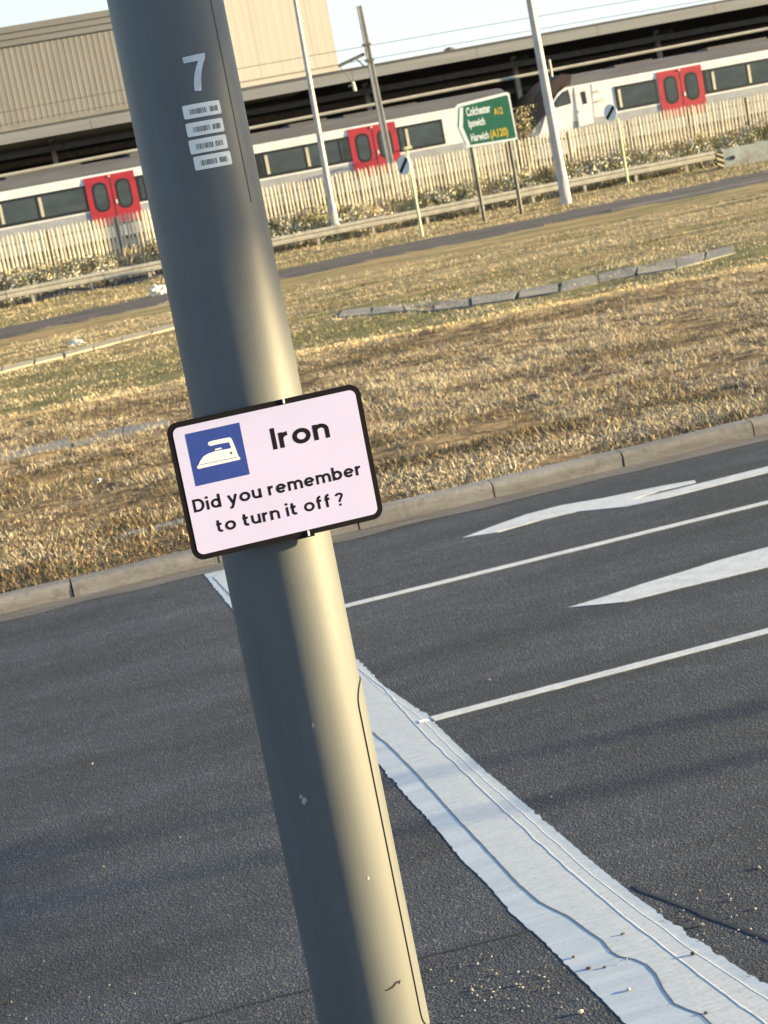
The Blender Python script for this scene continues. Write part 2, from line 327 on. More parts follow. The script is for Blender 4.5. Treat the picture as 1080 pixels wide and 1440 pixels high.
# loose grit on the asphalt near the lens (uncountable)
def pebbles(name, centres, m, label, cat=None):
    V_, F_ = [], []
    ico = [(0,0,-1),(.72,-.53,-.45),(-.28,-.85,-.45),(-.89,0,-.45),(-.28,.85,-.45),(.72,.53,-.45),(.28,-.85,.45),(-.72,-.53,.45),(-.72,.53,.45),(.28,.85,.45),(.89,0,.45),(0,0,1)]
    fi = [(0,1,2),(1,0,5),(0,2,3),(0,3,4),(0,4,5),(1,5,10),(2,1,6),(3,2,7),(4,3,8),(5,4,9),(1,10,6),(2,6,7),(3,7,8),(4,8,9),(5,9,10),(6,10,11),(7,6,11),(8,7,11),(9,8,11),(10,9,11)]
    for (x, y, z, r) in centres:
        a = random.random()*6.28; sx, sy, sz = random.uniform(.7, 1.4), random.uniform(.6, 1.1), random.uniform(.4, .8); b0 = len(V_)
        for p in ico:
            k = random.uniform(.8, 1.2); px, py, pz = p[0]*sx*r*k, p[1]*sy*r*k, p[2]*sz*r*k
            V_.append((x+px*math.cos(a)-py*math.sin(a), y+px*math.sin(a)+py*math.cos(a), z+pz+sz*r*.7))
        F_ += [tuple(i+b0 for i in f) for f in fi]
    me = bpy.data.meshes.new(name); me.from_pydata(V_, [], F_); me.materials.append(m)
    o = link(name, me); return tag(o, label, cat, kind='stuff')
cs = []
for _ in range(360):
    px, py = random.uniform(-40, 1120), random.uniform(1000, 1500)
    if random.random() > ((py-950)/500)**1.5: continue
    g = G(px, py); cs.append((g.x, g.y, 0.001, random.choice((.0015, .002, .002, .0025, .0035))))
for _ in range(60):
    px, py = random.gauss(700, 45), random.gauss(1395, 22); g = G(px, py); cs.append((g.x, g.y, 0.001, random.uniform(.002, .0045)))
for _ in range(40):
    px, py = random.gauss(1010, 60), random.gauss(1290, 25); g = G(px, py)
    cs.append((g.x, g.y, 0.001, random.uniform(.002, .004)))
for px, py, r in [(688, 957, .008), (775, 1122, .005), (1067, 1221, .007), (725, 1386, .007), (735, 1390, .006), (1062, 1279, .006), (987, 1302, .008), (816, 1425, .008), (145, 1220, .006), (130, 1075, .006), (253, 1178, .005)]:
    g = G(px, py); cs.append((g.x, g.y, .001, r))
pebbles('grit', cs, m_stone, 'pale loose grit scattered on the dark asphalt', 'grit')
for i, (px, py, r, l) in enumerate([(875, 1310, .007, 'small dark pebble highest up on the thick white line'), (806, 1342, .009, 'dark pebble at the left edge of the thick white line'),
        (827, 1358, .008, 'dark pebble just right of the left edge of the thick white line'), (974, 1338, .009, 'dark pebble near the right edge of the thick white line'),
        (883, 1388, .007, 'pale cream pebble on the thick white line'), (850, 1356, .006, 'tiny dark pebble on the thick white line between two larger ones'), (992, 1420, .007, 'reddish brown pebble lowest on the thick white line')]):
    g = G(px, py, .012); o = pebbles('pebble', [(0, 0, 0, r)], m_stone if 'cream' in l else m_brownst, l, 'pebble'); o.location = (g.x, g.y, .002)
    del o['kind']

# ------------------------------------------------------------------ kerb: one stone after another, with a concrete channel
kerb = bpy.data.objects.new('kerb', None); COL.objects.link(kerb); tag(kerb, kind='structure')
jx = [V(x, y, KERB).x for x, y in ((103, 835), (696, 701), (878, 658), (1061, 615))]
stone_w = 0.915
xs = [jx[0]+(jx[1]-jx[0])*i/3 for i in range(4)] + jx[2:]
step = xs[1]-xs[0]
xs = [xs[0]-step*i for i in range(6, 0, -1)] + xs
while xs[-1] < 16: xs.append(xs[-1]+xs[5]-xs[4])
for i in range(len(xs)-1):
    x0, x1 = xs[i]+0.006, xs[i+1]-0.006; dz = random.uniform(-.006, .006); dy = random.uniform(-.006, .006); tl = random.uniform(-.004, .004)
    bm = bmesh.new(); n = 8; prof = [(0.0, -0.05), (0.0, 0.062), (0.006, 0.085), (0.018, 0.10), (0.036, 0.109), (0.125, 0.116), (0.125, -0.05)]
    rows = []
    for j in range(n):
        x = x0+(x1-x0)*j/(n-1)
        rows.append([bm.verts.new((x, KERB+dy+py+nz(x*9, py*30, 1)*.003, pz+dz+tl*(j/(n-1))+nz(x*6, py*20, i)*.003)) for py, pz in prof])
    for j in range(n-1):
        for k in range(len(prof)): bm.faces.new((rows[j][k], rows[j+1][k], rows[j+1][(k+1) % len(prof)], rows[j][(k+1) % len(prof)]))
    bm.faces.new(rows[0]); bm.faces.new(rows[-1][::-1]); bmesh.ops.recalc_face_normals(bm, faces=bm.faces)
    me = bpy.data.meshes.new('kerb_stone'); bm.to_mesh(me); bm.free(); me.materials.append(m_kerb)
    for p in me.polygons: p.use_smooth = len(p.vertices) == 4
    try: me.set_sharp_from_angle(angle=R(35))
    except Exception: pass
    link('kerb_stone', me, kerb)
b = MB(); b.box(xs[0], xs[-1], KERB+0.012, KERB+0.11, -0.06, 0.03); b.build('joint_mortar', m_tar, kerb)
# worn channel in front of the kerb
P = []; fs = []
for i, x in enumerate(frange(-8, 16, 180)):
    P += [(x, KERB-0.25+nz(x*2.2, 0, 4)*.05, 0.003), (x, KERB-0.001, 0.004)]
    if i: fs.append((2*i-2, 2*i, 2*i+1, 2*i-1))
b = MB(); b.add(P, fs); tag(b.build('road_channel', m_chan), kind='structure')

# ------------------------------------------------------------------ terrain
def smooth(a, b, x): t = max(0, min(1, (x-a)/(b-a))); return t*t*(3-2*t)
def RIDGE(x): return 25.2-0.27*(x-5) if x > 5 else 25.2-0.10*(x-5)
def terr(x, y):
    z = 0.095 + 0.0*x
    if y < 12.5: z = 0.085
    amp = smooth(12.3, 14, y)
    z += amp*(nz(x*.9, y*.9, 0)*.025 + nz(x*3.1, y*3.1, 5)*.012 + nz(x*8, y*8, 5)*.006)
    ry = RIDGE(x)
    z += 0.07*math.exp(-((y-ry)/0.55)**2)*smooth(3, 6, x)       # low ridge of hay
    far = smooth(27, 45, y)
    z = z*(1-far) + far*(0.02+nz(x*.4, y*.4, 2)*.04)
    z += smooth(76.6, 79.2, y)*1.15 + smooth(80, 84, y)*0.25
    return z
ys = list(np.concatenate([np.linspace(12.245, 15, 30), np.linspace(15.15, 27, 70), np.linspace(27.3, 60, 80), np.linspace(61, 76, 18), np.linspace(76.2, 80, 22), np.linspace(81, 90, 12), [100, 120, 150, 220, 400, 900]]))
def xr(y): return (0.02*y-2.0, 0.58*y+4)
NX = 110
V_ = []; F_ = []
for y in ys:
    a, c = xr(y)
    xx = [-900+y*0, -200, -40] + list(np.linspace(a, c, NX)) + [c+60, c+250, 1200]
    for x in xx: V_.append((float(x), float(y), terr(float(x), float(y))))
W_ = NX+6
for j in range(len(ys)-1):
    for i in range(W_-1): F_.append((j*W_+i, j*W_+i+1, (j+1)*W_+i+1, (j+1)*W_+i))
b = MB(); b.add(V_, F_)

def ground_mat():
    m = bpy.data.materials.new('dry_ground'); m.use_nodes = True; nt = m.node_tree; N = nt.nodes; L = nt.links; p = N['Principled BSDF']
    tc = N.new('ShaderNodeTexCoord'); sp = N.new('ShaderNodeSeparateXYZ'); L.new(tc.outputs['Object'], sp.inputs[0])
    def noise(s, d=8, st=None, r=.62):
        n = N.new('ShaderNodeTexNoise'); n.inputs['Scale'].default_value = s; n.inputs['Detail'].default_value = d; n.inputs['Roughness'].default_value = r
        if st:
            mp = N.new('ShaderNodeMapping'); mp.inputs['Scale'].default_value = st; L.new(tc.outputs['Object'], mp.inputs[0]); L.new(mp.outputs[0], n.inputs['Vector'])
        else: L.new(tc.outputs['Object'], n.inputs['Vector'])
        return n.outputs['Fac']
    def mr(v, a, b_, c=0., d=1.):
        r = N.new('ShaderNodeMapRange'); r.inputs['From Min'].default_value = a; r.inputs['From Max'].default_value = b_; r.inputs['To Min'].default_value = c; r.inputs['To Max'].default_value = d
        L.new(v, r.inputs['Value']); return r.outputs[0]
    def mth(op, a, b_):
        q = N.new('ShaderNodeMath'); q.operation = op
        for i, v in enumerate((a, b_)):
            if isinstance(v, (int, float)): q.inputs[i].default_value = v
            else: L.new(v, q.inputs[i])
        return q.outputs[0]
    def mix(f, a, b_):
        q = N.new('ShaderNodeMix'); q.data_type = 'RGBA'
        L.new(f, q.inputs[0])
        for i, v in ((6, a), (7, b_)):
            if isinstance(v, tuple): q.inputs[i].default_value = (*v, 1)
            else: L.new(v, q.inputs[i])
        return q.outputs[2]
    straw, pale, brown, olive, hay = (.33, .245, .135), (.46, .37, .23), (.085, .06, .04), (.16, .16, .075), (.62, .47, .24)
    near = mix(mr(noise(3.2, 9), .42, .62), brown, straw)
    near = mix(mr(noise(14, 8), .5, .7), near, pale)
    near = mix(mr(noise(1.1, 8, (.5, 1.8, 1)), .54, .64, 0, .75), near, brown)
    # further off: long bands that lie along the road
    band = mix(mr(noise(.55, 8, (.35, 1.7, 1)), .40, .60), olive, straw)
    band = mix(mr(noise(.9, 8, (.25, 2.0, 1)), .52, .66), band, pale)
    band = mix(mr(noise(3, 9), .56, .72), band, brown)
    yw = mth('ADD', sp.outputs['Y'], mr(noise(.5, 5), 0, 1, -.5, .5))
    yw = mth('ADD', yw, mth('ADD', mth('MULTIPLY', mth('MAXIMUM', sp.outputs['X'], 5.0), 0.27), -0.95))
    col = mix(mr(yw, 25.2, 25.8), near, band)
    hayf = mth('MULTIPLY', mr(yw, 25.0, 25.3), mr(yw, 26.1, 25.8))
    col = mix(hayf, col, hay)
    olf = mth('MULTIPLY', mr(yw, 25.9, 26.3), mr(yw, 36, 30))
    col = mix(mth('MULTIPLY', olf, mr(noise(1.2, 8), .3, .6, .35, .9)), col, olive)
    L.new(col, p.inputs['Base Color']); p.inputs['Roughness'].default_value = 1; p.inputs['Specular IOR Level'].default_value = .1
    bu = N.new('ShaderNodeBump'); bu.inputs['Distance'].default_value = .05; L.new(noise(9, 9, r=.75), bu.inputs['Height']); L.new(bu.outputs[0], p.inputs['Normal'])
    return m
ground = tag(b.build('ground', ground_mat(), smooth=False), kind='structure')
b = MB(); b.add([(-1500, -1500, -.4), (1500, -1500, -.4), (1500, 1500, -.4), (-1500, 1500, -.4)], [(0, 1, 2, 3)]); tag(b.build('far_ground', m_brownst), kind='structure')

def drape(name, lo, hi, m, dz, kind='structure', n=60, rag=0.0, **k):
    """strip of surface between two traced edges, laid on the terrain"""
    def samp(pts, t):
        q = t*(len(pts)-1); i = min(int(q), len(pts)-2); f_ = q-i
        return (pts[i][0]+(pts[i+1][0]-pts[i][0])*f_, pts[i][1]+(pts[i+1][1]-pts[i][1])*f_)
    b = MB(); vs = []; fs = []
    K = 7
    for i in range(n):
        t = i/(n-1); A = G(*samp(lo, t), 0.05); B = G(*samp(hi, t), 0.05)
        for j in range(K):
            p = A.lerp(B, j/(K-1))
            if j in (0, K-1) and rag: p = p + Vector((0, nz(p.x*1.3, p.y, 1)*rag, 0))
            vs.append((p.x, p.y, terr(p.x, p.y)+dz - (0.06 if j in (0, K-1) else 0)))
        if i:
            for j in range(K-1): a = (i-1)*K+j; fs.append((a, a+K, a+K+1, a+1))
    b.add(vs, fs); return tag(b.build(name, m), kind=kind, **k)
lo = [(-150, 507), (0, 476), (237, 425), (400, 391), (540, 361), (680, 334), (860, 298), (1080, 256), (1300, 213)]
hi = [(-150, 491), (0, 461), (237, 411), (400, 378), (540, 347), (680, 320), (860, 283), (1080, 237), (1300, 192)]
# regular stations
drape('far_road', lo, hi, m_asph2, 0.05, rag=1.3, n=160)
drape('far_road_edge_line', [(860, 297), (1080, 253), (1300, 209)], [(860, 296), (1080, 250.5), (1300, 207)], m_chan, 0.068, n=40)
drape('worn_track', [(-100, 450), (100, 415), (237, 390)], [(-100, 438), (100, 402), (237, 379)], m_asph2, 0.04, rag=.5)
# broken concrete slabs and edging half buried in the verge
def slab_run(name, pts_lo, pts_hi, m, nseg, zt=.03):
    root = bpy.data.objects.new(name, None); COL.objects.link(root); tag(root, kind='structure')
    for i in range(nseg):
        def at(pts, t):
            q = t*(len(pts)-1); k = min(int(q), len(pts)-2); f_ = q-k
            return G(pts[k][0]+(pts[k+1][0]-pts[k][0])*f_, pts[k][1]+(pts[k+1][1]-pts[k][1])*f_, .08)
        t0, t1 = (i+.01)/nseg, (i+.985)/nseg
        q = [at(pts_lo, t0), at(pts_lo, t1), at(pts_hi, t1), at(pts_hi, t0)]
        zz = [terr(p.x, p.y)+zt for p in q]
        q = [Vector((p.x+random.uniform(-.03, .03), p.y+random.uniform(-.06, .06), z_+random.uniform(-.008, .008))) for p, z_ in zip(q, zz)]
        b = MB(); b.prism(q, (0, 0, -.22)); b.build('concrete_piece', m, root, bevel=.012)
    return root
slab_run('old_concrete_edging', [(475, 448), (560, 441), (640, 436), (760, 419), (860, 397), (960, 378), (1032, 358)], [(480, 436), (560, 430), (640, 424), (760, 406), (860, 384), (960, 364), (1032, 347)], m_slab, 11, .022)
slab_run('old_concrete_strip', [(-40, 534), (60, 508), (150, 484), (245, 461), (330, 440)], [(-40, 527), (60, 502), (150, 478), (245, 455), (330, 434)], m_paint3 if False else m_label if False else mat('pale_edging', (.42, .36, .26), .9, (.36, .31, .22), 3, 8), 9, .03)
slab_run('sunken_concrete_strip', [(-60, 668), (60, 640), (150, 620), (238, 601)], [(-60, 652), (60, 626), (150, 607), (238, 590)], m_slab, 4, .0)
slab_run('sunken_slab', [(165, 763), (215, 752), (262, 741)], [(172, 754), (215, 745), (262, 733)], m_slab, 2, .02)

# ------------------------------------------------------------------ dry grass (blades)
gm = [mat('grass_pale', (.70, .62, .45), .8, (.57, .50, .35), 2), mat('grass_straw', (.47, .37, .215), .8, (.36, .28, .165), 2),
      mat('grass_brown', (.20, .13, .075), .85, (.13, .085, .05), 2), mat('grass_olive', (.20, .205, .09), .8, (.14, .15, .065), 2), mat('grass_hay', (.78, .62, .34), .8, (.68, .52, .28), 2)]
def fnz(X, Y, s, o=0.0):      # cheap smooth value noise on arrays
    x = X*s+o*17.3; y = Y*s+o*9.1; xi = np.floor(x).astype(np.int64); yi = np.floor(y).astype(np.int64); fx = x-xi; fy = y-yi
    fx = fx*fx*(3-2*fx); fy = fy*fy*(3-2*fy)
    def h(a, c): n = (a*374761393+c*668265263) & 0x7fffffff; n = ((n ^ (n >> 13))*1274126177) & 0x7fffffff; return ((n ^ (n >> 16)) & 0xffff)/65535.
    return (h(xi, yi)*(1-fx)+h(xi+1, yi)*fx)*(1-fy)+(h(xi, yi+1)*(1-fx)+h(xi+1, yi+1)*fx)*fy
def blades(name, y0, y1, count, hmin, hmax, wid, lie, weights, label, keep=None, clump=0.08, per=7):
    """count grass blades in tufts: each is two quads, bent"""
    nt = count//per
    ty = y0 + (y1-y0)*rng.random(nt*2)**0.9; tx = (0.012*ty-0.6) + rng.random(nt*2)*(0.50*ty+1.2)
    dn = fnz(tx, ty, 1.3, 1)*.6+fnz(tx, ty, 4.1, 2)*.4
    k = rng.random(nt*2) < np.clip((dn-.30)*2.6, .06, 1)
    if keep is not None: k &= keep(tx, ty)
    tx, ty, dn = tx[k][:nt], ty[k][:nt], dn[k][:nt]
    # tone of a tuft wanders over the ground in long patches
    tone = fnz(tx*.3, ty*1.5, .9, 3)*.6+fnz(tx, ty, 2.3, 4)*.4
    X = np.repeat(tx, per)+rng.normal(0, clump, len(tx)*per); Y = np.repeat(ty, per)+rng.normal(0, clump, len(tx)*per); T = np.repeat(tone, per)
    if y0 < 12.6: Y = np.maximum(Y, 12.27)
    n = len(X)
    Z = np.array([terr(float(a), float(c)) for a, c in zip(X, Y)])
    h = hmin+(hmax-hmin)*rng.random(n)**1.6*(0.5+fnz(X, Y, .9, 6)); w = wid*(.6+.8*rng.random(n))
    az = rng.random(n)*2*np.pi; lean = lie*(.3+1.0*rng.random(n)); lean = np.minimum(lean, 1.5)
    dx, dy = np.cos(az), np.sin(az)
    mid = h*.55; ux = np.sin(lean*.6); uz = np.cos(lean*.6); vx = np.sin(lean); vz = np.cos(lean)
    P0 = np.stack([X, Y, Z-.005], 1)
    P1 = P0+np.stack([dx*ux*mid, dy*ux*mid, uz*mid], 1)
    P2 = P1+np.stack([dx*vx*h*.5, dy*vx*h*.5, vz*h*.5*np.where(rng.random(n) < .3, -.2, 1)], 1)
    a2 = az+np.pi/2+rng.normal(0, .5, n); sx, sy = np.cos(a2), np.sin(a2); sd_ = np.stack([sx, sy, np.zeros(n)], 1)*w[:, None]*.5
    vs = np.stack([P0-sd_, P0+sd_, P1+sd_*.8, P1-sd_*.8, P2], 1).reshape(-1, 3)
    base = np.arange(n)*5
    me = bpy.data.meshes.new(name)
    me.vertices.add(len(vs)); me.vertices.foreach_set('co', vs.astype(np.float32).ravel())
    loops = np.stack([base, base+1, base+2, base+3, base+3, base+2, base+4], 1).ravel()
    me.loops.add(len(loops)); me.loops.foreach_set('vertex_index', loops.astype(np.int32))
    me.polygons.add(2*n); ls = np.stack([np.arange(n)*7, np.arange(n)*7+4], 1).ravel(); me.polygons.foreach_set('loop_start', ls.astype(np.int32))
    for q in gm: me.materials.append(q)
    w0 = np.array(weights, float); mi = np.zeros(n, np.int32); u = rng.random(n)
    for i in range(n):
        ww = w0.copy(); t = T[i]
        t = (t-.5)*1.7+.5; ww[0] *= max(.05, 3.0*t-.6); ww[1] *= max(.2, 1.4*t+.3); ww[2] *= max(.15, 3.4-5.2*t); ww[3] *= max(.08, 2.8-4.6*t); c = np.cumsum(ww)/ww.sum(); mi[i] = int(np.searchsorted(c, u[i]))
    me.polygons.foreach_set('material_index', np.repeat(np.minimum(mi, 4), 2)); me.update(calc_edges=True); me.validate()
    return tag(link(name, me), label, None, kind='stuff')
blades('dry_grass', 12.27, 25.8, 210000, .02, .085, .0045, 1.3, (5, 5, 6.0, 3.6, .3), 'trampled straw coloured grass between the kerb and the hay ridge', keep=lambda x, y: y < np.where(x > 5, 24.95-.27*(x-5), 24.95-.10*(x-5)), clump=.05)
blades('leaf_litter', 12.27, 14.2, 42000, .02, .07, .0075, 1.45, (1.0, 1.6, 7, 2.4, .2), 'brown dead leaves and clippings along the kerb', clump=.06)
blades('hay_ridge', 22.8, 26.2, 34000, .02, .07, .012, 1.35, (2, 1, 0, 0, 8), 'line of golden hay at the edge of the trampled grass',
       keep=lambda x, y: np.abs(y-np.where(x > 5, 25.2-.27*(x-5), 25.2-.10*(x-5))) < .40, clump=.08)
blades('short_grass', 23.2, 47, 150000, .02, .08, .0085, 1.25, (3, 3, 2.6, 6, .6), 'olive and straw grass between the hay ridge and the far road', clump=.12, keep=lambda x, y: (y < 46.5) & (y > np.where(x > 5, 25.5-.27*(x-5), 25.5-.10*(x-5))))
blades('roadside_grass', 57, 76, 60000, .03, .15, .014, 1.0, (2.2, 3, 2.4, 7, .6), 'olive grass between the far road and the crash barrier', clump=.18)
blades('bank_grass', 76.4, 80.5, 24000, .12, .5, .035, .7, (4, 3, 1.6, 3.5, 1), 'tall weeds on the bank below the palisade fence', clump=.15)

# leafy weeds and pale flower heads on the bank
def leaf_stuff(name, n, region, size, mats, label, clumps=None):
    V_, F_, MI = [], [], []
    for i in range(n):
        x, y, z = region(i); s = size*random.uniform(.5, 1.5)
        a = Vector((random.gauss(0, 1), random.gauss(0, 1), random.gauss(0, 1))).normalized(); c = a.orthogonal().normalized(); d = a.cross(c)
        b0 = len(V_); p = Vector((x, y, z))
        V_ += [tuple(p-c*s*.5), tuple(p+d*s*.35), tuple(p+c*s*.6), tuple(p-d*s*.35)]; F_.append((b0, b0+1, b0+2, b0+3)); MI.append(random.randrange(len(mats)))
    me = bpy.data.meshes.new(name); me.from_pydata(V_, [], F_)
    for m in mats: me.materials.append(m)
    me.polygons.foreach_set('material_index', MI)
    return tag(link(name, me), label, None, kind='stuff')
m_flower = mat('flower_white', (.80, .79, .72), .7, (.5, .48, .42), 6)
m_leaf = mat('flower_leaf', (.22, .24, .11), .7, (.17, .19, .08), 3)
def wx(): return random.uniform(1, 48)
fl_c = []
while len(fl_c) < 620:
    x = wx(); y = random.uniform(76.6, 78.3)
    if nz(x*.45, 3, 1) > -.12+random.uniform(-.2, .2): fl_c.append((x, y))
def fl(i):
    x, y = fl_c[i % len(fl_c)]; return x+random.gauss(0, .11), y+random.gauss(0, .1), terr(x, y)+random.uniform(.15, .55)
leaf_stuff('pale_flowers', 20000, fl, .085, [m_flower, m_flower, gm[0], gm[3], m_leaf], 'white flower heads massed behind the crash barrier')
wd_c = []
while len(wd_c) < 300:
    x = wx(); y = random.uniform(77.4, 78.9)
    if nz(x*.5, 8, 4) > -.05+random.uniform(-.25, .25): wd_c.append((x, y, random.uniform(.2, .75)*(1.3 if x > 36 else 1)))
def wd(i):
    x, y, h = wd_c[i % len(wd_c)]; return x+random.gauss(0, .16), y+random.gauss(0, .12), terr(x, y)+random.random()*h
m_leaf = mat('weed_green', (.22, .24, .11), .7, (.17, .19, .08), 3)
m_leaf3 = mat('dusty_leaf', (.30, .27, .17), .8, (.22, .2, .11), 4)
m_leaf2 = mat('weed_yellowing', (.36, .32, .15), .7, (.27, .23, .10), 3)
leaf_stuff('leafy_weeds', 10000, wd, .075, [m_leaf, m_leaf2, gm[2], m_leaf], 'green and rusty leafy weeds against the foot of the fence')

def gp(x, y, z=0.05): p = G(x, y, z); return Vector((p.x, p.y, terr(p.x, p.y)))
def crumple(name, p, s, m, label, cat):
    bm = bmesh.new(); bmesh.ops.create_icosphere(bm, subdivisions=3, radius=1)
    for v in bm.verts:
        k = 1+nz(v.co.x*2.2, v.co.y*2.2, v.co.z*2.2+p.x)*.9; v.co = Vector((v.co.x*s[0]*k, v.co.y*s[1]*k, max(-.2, v.co.z)*s[2]*k+s[2]*.3))
    me = bpy.data.meshes.new(name); bm.to_mesh(me); bm.free(); me.materials.append(m); o = link(name, me, None, p); return tag(o, label, cat)
crumple('litter_bag', gp(222, 413), (.26, .2, .22), m_litter, 'crumpled white litter lying on the grass left of the big pole', 'litter')
crumple('litter_bag', gp(107, 484), (.16, .12, .08), m_litter, 'flattened white litter on the straw below the far road', 'litter')
crumple('crushed_can', gp(140, 685), (.035, .02, .022), m_steel, 'small crushed metal can in the dry grass left of the iron sign', 'litter')

# ------------------------------------------------------------------ foreground lamp column
PB = Vector((0.4755, 2.85, 0)); RT, RB = 0.0858, 0.0905      # radius at z=2.7 and z=0.8
def prad(z): return RB+(RT-RB)*(z-0.8)/1.9
pc = Vector((-PB.x, -PB.y, 0)).normalized(); pr = Vector((-pc.y, pc.x, 0))      # towards the lens; to its right
pole = thing('lamp_column', PB, 'thick grey steel lamp column with the white number 7, close to the lens', 'lamp post')
def ppt(phi, z, off=0.0): return PB + (pc*math.cos(phi)+pr*math.sin(phi))*(prad(z)+off) + Vector((0, 0, z))
def on_pole(x, y):
    d = ray(x, y); o = CAM-PB; rr = .088
    for _ in range(4):
        a = d.x*d.x+d.y*d.y; bb = 2*(o.x*d.x+o.y*d.y); c = o.x*o.x+o.y*o.y-rr*rr; disc = bb*bb-4*a*c
        t = (-bb-math.sqrt(max(disc, 0)))/(2*a); p = CAM+d*t; rr = prad(p.z)
    q = p-PB; return math.atan2(q.dot(pr), q.dot(pc)), p.z
NS = 96
vs, fs = [], []
zs = [0, .2, .28] + frange(.3, 3.4, 24) + [5.0, 7.5]
for z in zs:
    for k in range(NS):
        ph = 2*math.pi*k/NS; r = prad(min(z, 3.4)) if z > .29 else .115
        vs.append(PB+(pc*math.cos(ph)+pr*math.sin(ph))*(r if z < 3.5 else prad(3.4)-(z-3.4)*.006)+Vector((0, 0, z)))
for j in range(len(zs)-1):
    for k in range(NS): fs.append((j*NS+k, j*NS+(k+1) % NS, (j+1)*NS+(k+1) % NS, (j+1)*NS+k))
fs.append(tuple((len(zs)-1)*NS+k for k in range(NS)))
b = MB(); b.add(vs, fs); b.build('shaft', m_pole, pole, smooth=True)
def curved(name, outline, off, m, parent, thick=.0008, nsub=1):
    """outline in (phi, z) on the column's surface, filled with a fine grid-like triangulation that follows the curve"""
    bm = bmesh.new()
    pts = []
    for i in range(len(outline)):
        a, c = Vector(outline[i]), Vector(outline[(i+1) % len(outline)]); k = max(1, int(abs(c.x-a.x)/.06))
        for j in range(k): pts.append(a.lerp(c, j/k))
    f = bm.faces.new([bm.verts.new((p.x, p.y, 0)) for p in pts])
    f.normal_update()
    phs = [p.x for p in pts]; lo_, hi_ = min(phs), max(phs); cut = lo_+.06
    while cut < hi_-.01:
        bmesh.ops.bisect_plane(bm, geom=list(bm.verts)+list(bm.edges)+list(bm.faces), plane_co=(cut, 0, 0), plane_no=(1, 0, 0)); cut += .06
    ex = bmesh.ops.extrude_face_region(bm, geom=list(bm.faces))
    top = set(e for e in ex['geom'] if isinstance(e, bmesh.types.BMVert))
    base = parent; o_ = Vector((0, 0, 0))
    while base is not None: o_ += base.location; base = base.parent
    for v in bm.verts:
        v.co = ppt(v.co.x, v.co.y, off+(thick if v in top else 0)) - o_
    bmesh.ops.recalc_face_normals(bm, faces=bm.faces)
    me = bpy.data.meshes.new(name); bm.to_mesh(me); bm.free(); me.materials.append(m); return link(name, me, parent)
def rrect(u0, u1, z0, z1, ru, rz, n=7):
    out = []
    for cx, cz, a0 in ((u1-ru, z0+rz, -90), (u1-ru, z1-rz, 0), (u0+ru, z1-rz, 90), (u0+ru, z0+rz, 180)):
        for i in range(n): a = R(a0+90*i/(n-1)); out.append((cx+ru*math.cos(a), cz+rz*math.sin(a)))
    return out
# access door
zt, zb = on_pole(512, 953)[1], on_pole(603, 1434)[1]
p0 = on_pole(542, 1182)[0]
gap = rrect(p0-.013, p0+1.30, zb-.002, zt+.002, .40, .035); dr = rrect(p0, p0+1.28, zb, zt, .385, .034)
curved('door_gap', gap, .0002, m_dark, pole, .0005)
curved('access_door', dr, .0010, m_door, pole, .0012)
# seam weld running up the shaft
s0, s1 = on_pole(296, 5)[0], on_pole(318, 100)[0]
sp_ = (s0+s1)/2
curved('weld_seam', [(sp_-.012, 2.30), (sp_+.012, 2.30), (sp_+.016, 3.4), (sp_-.016, 3.4)], .0002, m_post, pole, .0006)
# the number 7 (traced from the photograph at 7.575x)
def tr7(pts): return [on_pole(240+x/7.575, 60+y/7.575) for x, y in pts]
seven = tr7([(122, 160), (362, 108), (362, 165), (345, 215), (328, 300), (322, 400), (328, 512), (254, 517), (246, 440), (250, 350), (268, 265), (292, 192), (140, 222)])
curved('number_seven', seven, .0004, m_number, pole, .0005)
labs = [[(120, 675), (515, 612), (538, 760), (145, 818)], [(155, 868), (545, 798), (570, 942), (185, 1012)], [(188, 1045), (583, 975), (606, 1125), (215, 1194)], [(240, 1220), (628, 1150), (652, 1298), (262, 1363)]]
lnames = ['topmost barcode sticker', 'second barcode sticker', 'third barcode sticker', 'lowest barcode sticker']
for li, L4 in enumerate(labs):
    q = tr7(L4); u0 = (q[0][0]+q[3][0])/2; u1 = (q[1][0]+q[2][0])/2; z1 = (q[0][1]+q[1][1])/2; z0 = (q[2][1]+q[3][1])/2
    lb = curved('barcode_sticker', rrect(u0, u1, z0, z1, .03, .0025), .0004, m_label, pole, .0008); lb['label'] = lnames[li]
    # bars of the code in two blocks
    b = MB(); uw, zw = u1-u0, z1-z0; u = u0+uw*.17; rr = random.Random(li)
    while u < u0+uw*.88:
        w = uw*rr.choice((.012, .018, .028))
        if not (u0+uw*.60 < u < u0+uw*.66):
            za, zc = z0+zw*.27, z0+zw*.66
            b.add([ppt(u, za, .0015), ppt(u+w, za, .0015), ppt(u+w, zc, .0015), ppt(u, zc, .0015)], [(0, 1, 2, 3)])
        u += w+uw*rr.choice((.012, .018, .022))
    b.build('barcode', m_print, lb, fix=False)
sc = [on_pole(x, y) for x, y in ((541, 1393), (552, 1386), (556, 1380), (563, 1378), (562, 1384), (559, 1381), (553, 1389), (545, 1393))]
curved('dark_v_mark', sc, .0003, m_dark, pole, .0004)  # small dark V-shaped mark on the shaft
for x, y, r in ((428, 1126, 5), (423, 1120, 3), (518, 1235, 2.5), (440, 1020, 3)):
    pts = [on_pole(x+r*math.cos(a)*random.uniform(.6, 1)*.8, y+r*math.sin(a)*random.uniform(.8, 1.4)) for a in frange(0, 5.6, 8)]
    curved('scuff', pts, .0002, m_stone, pole, .0003)

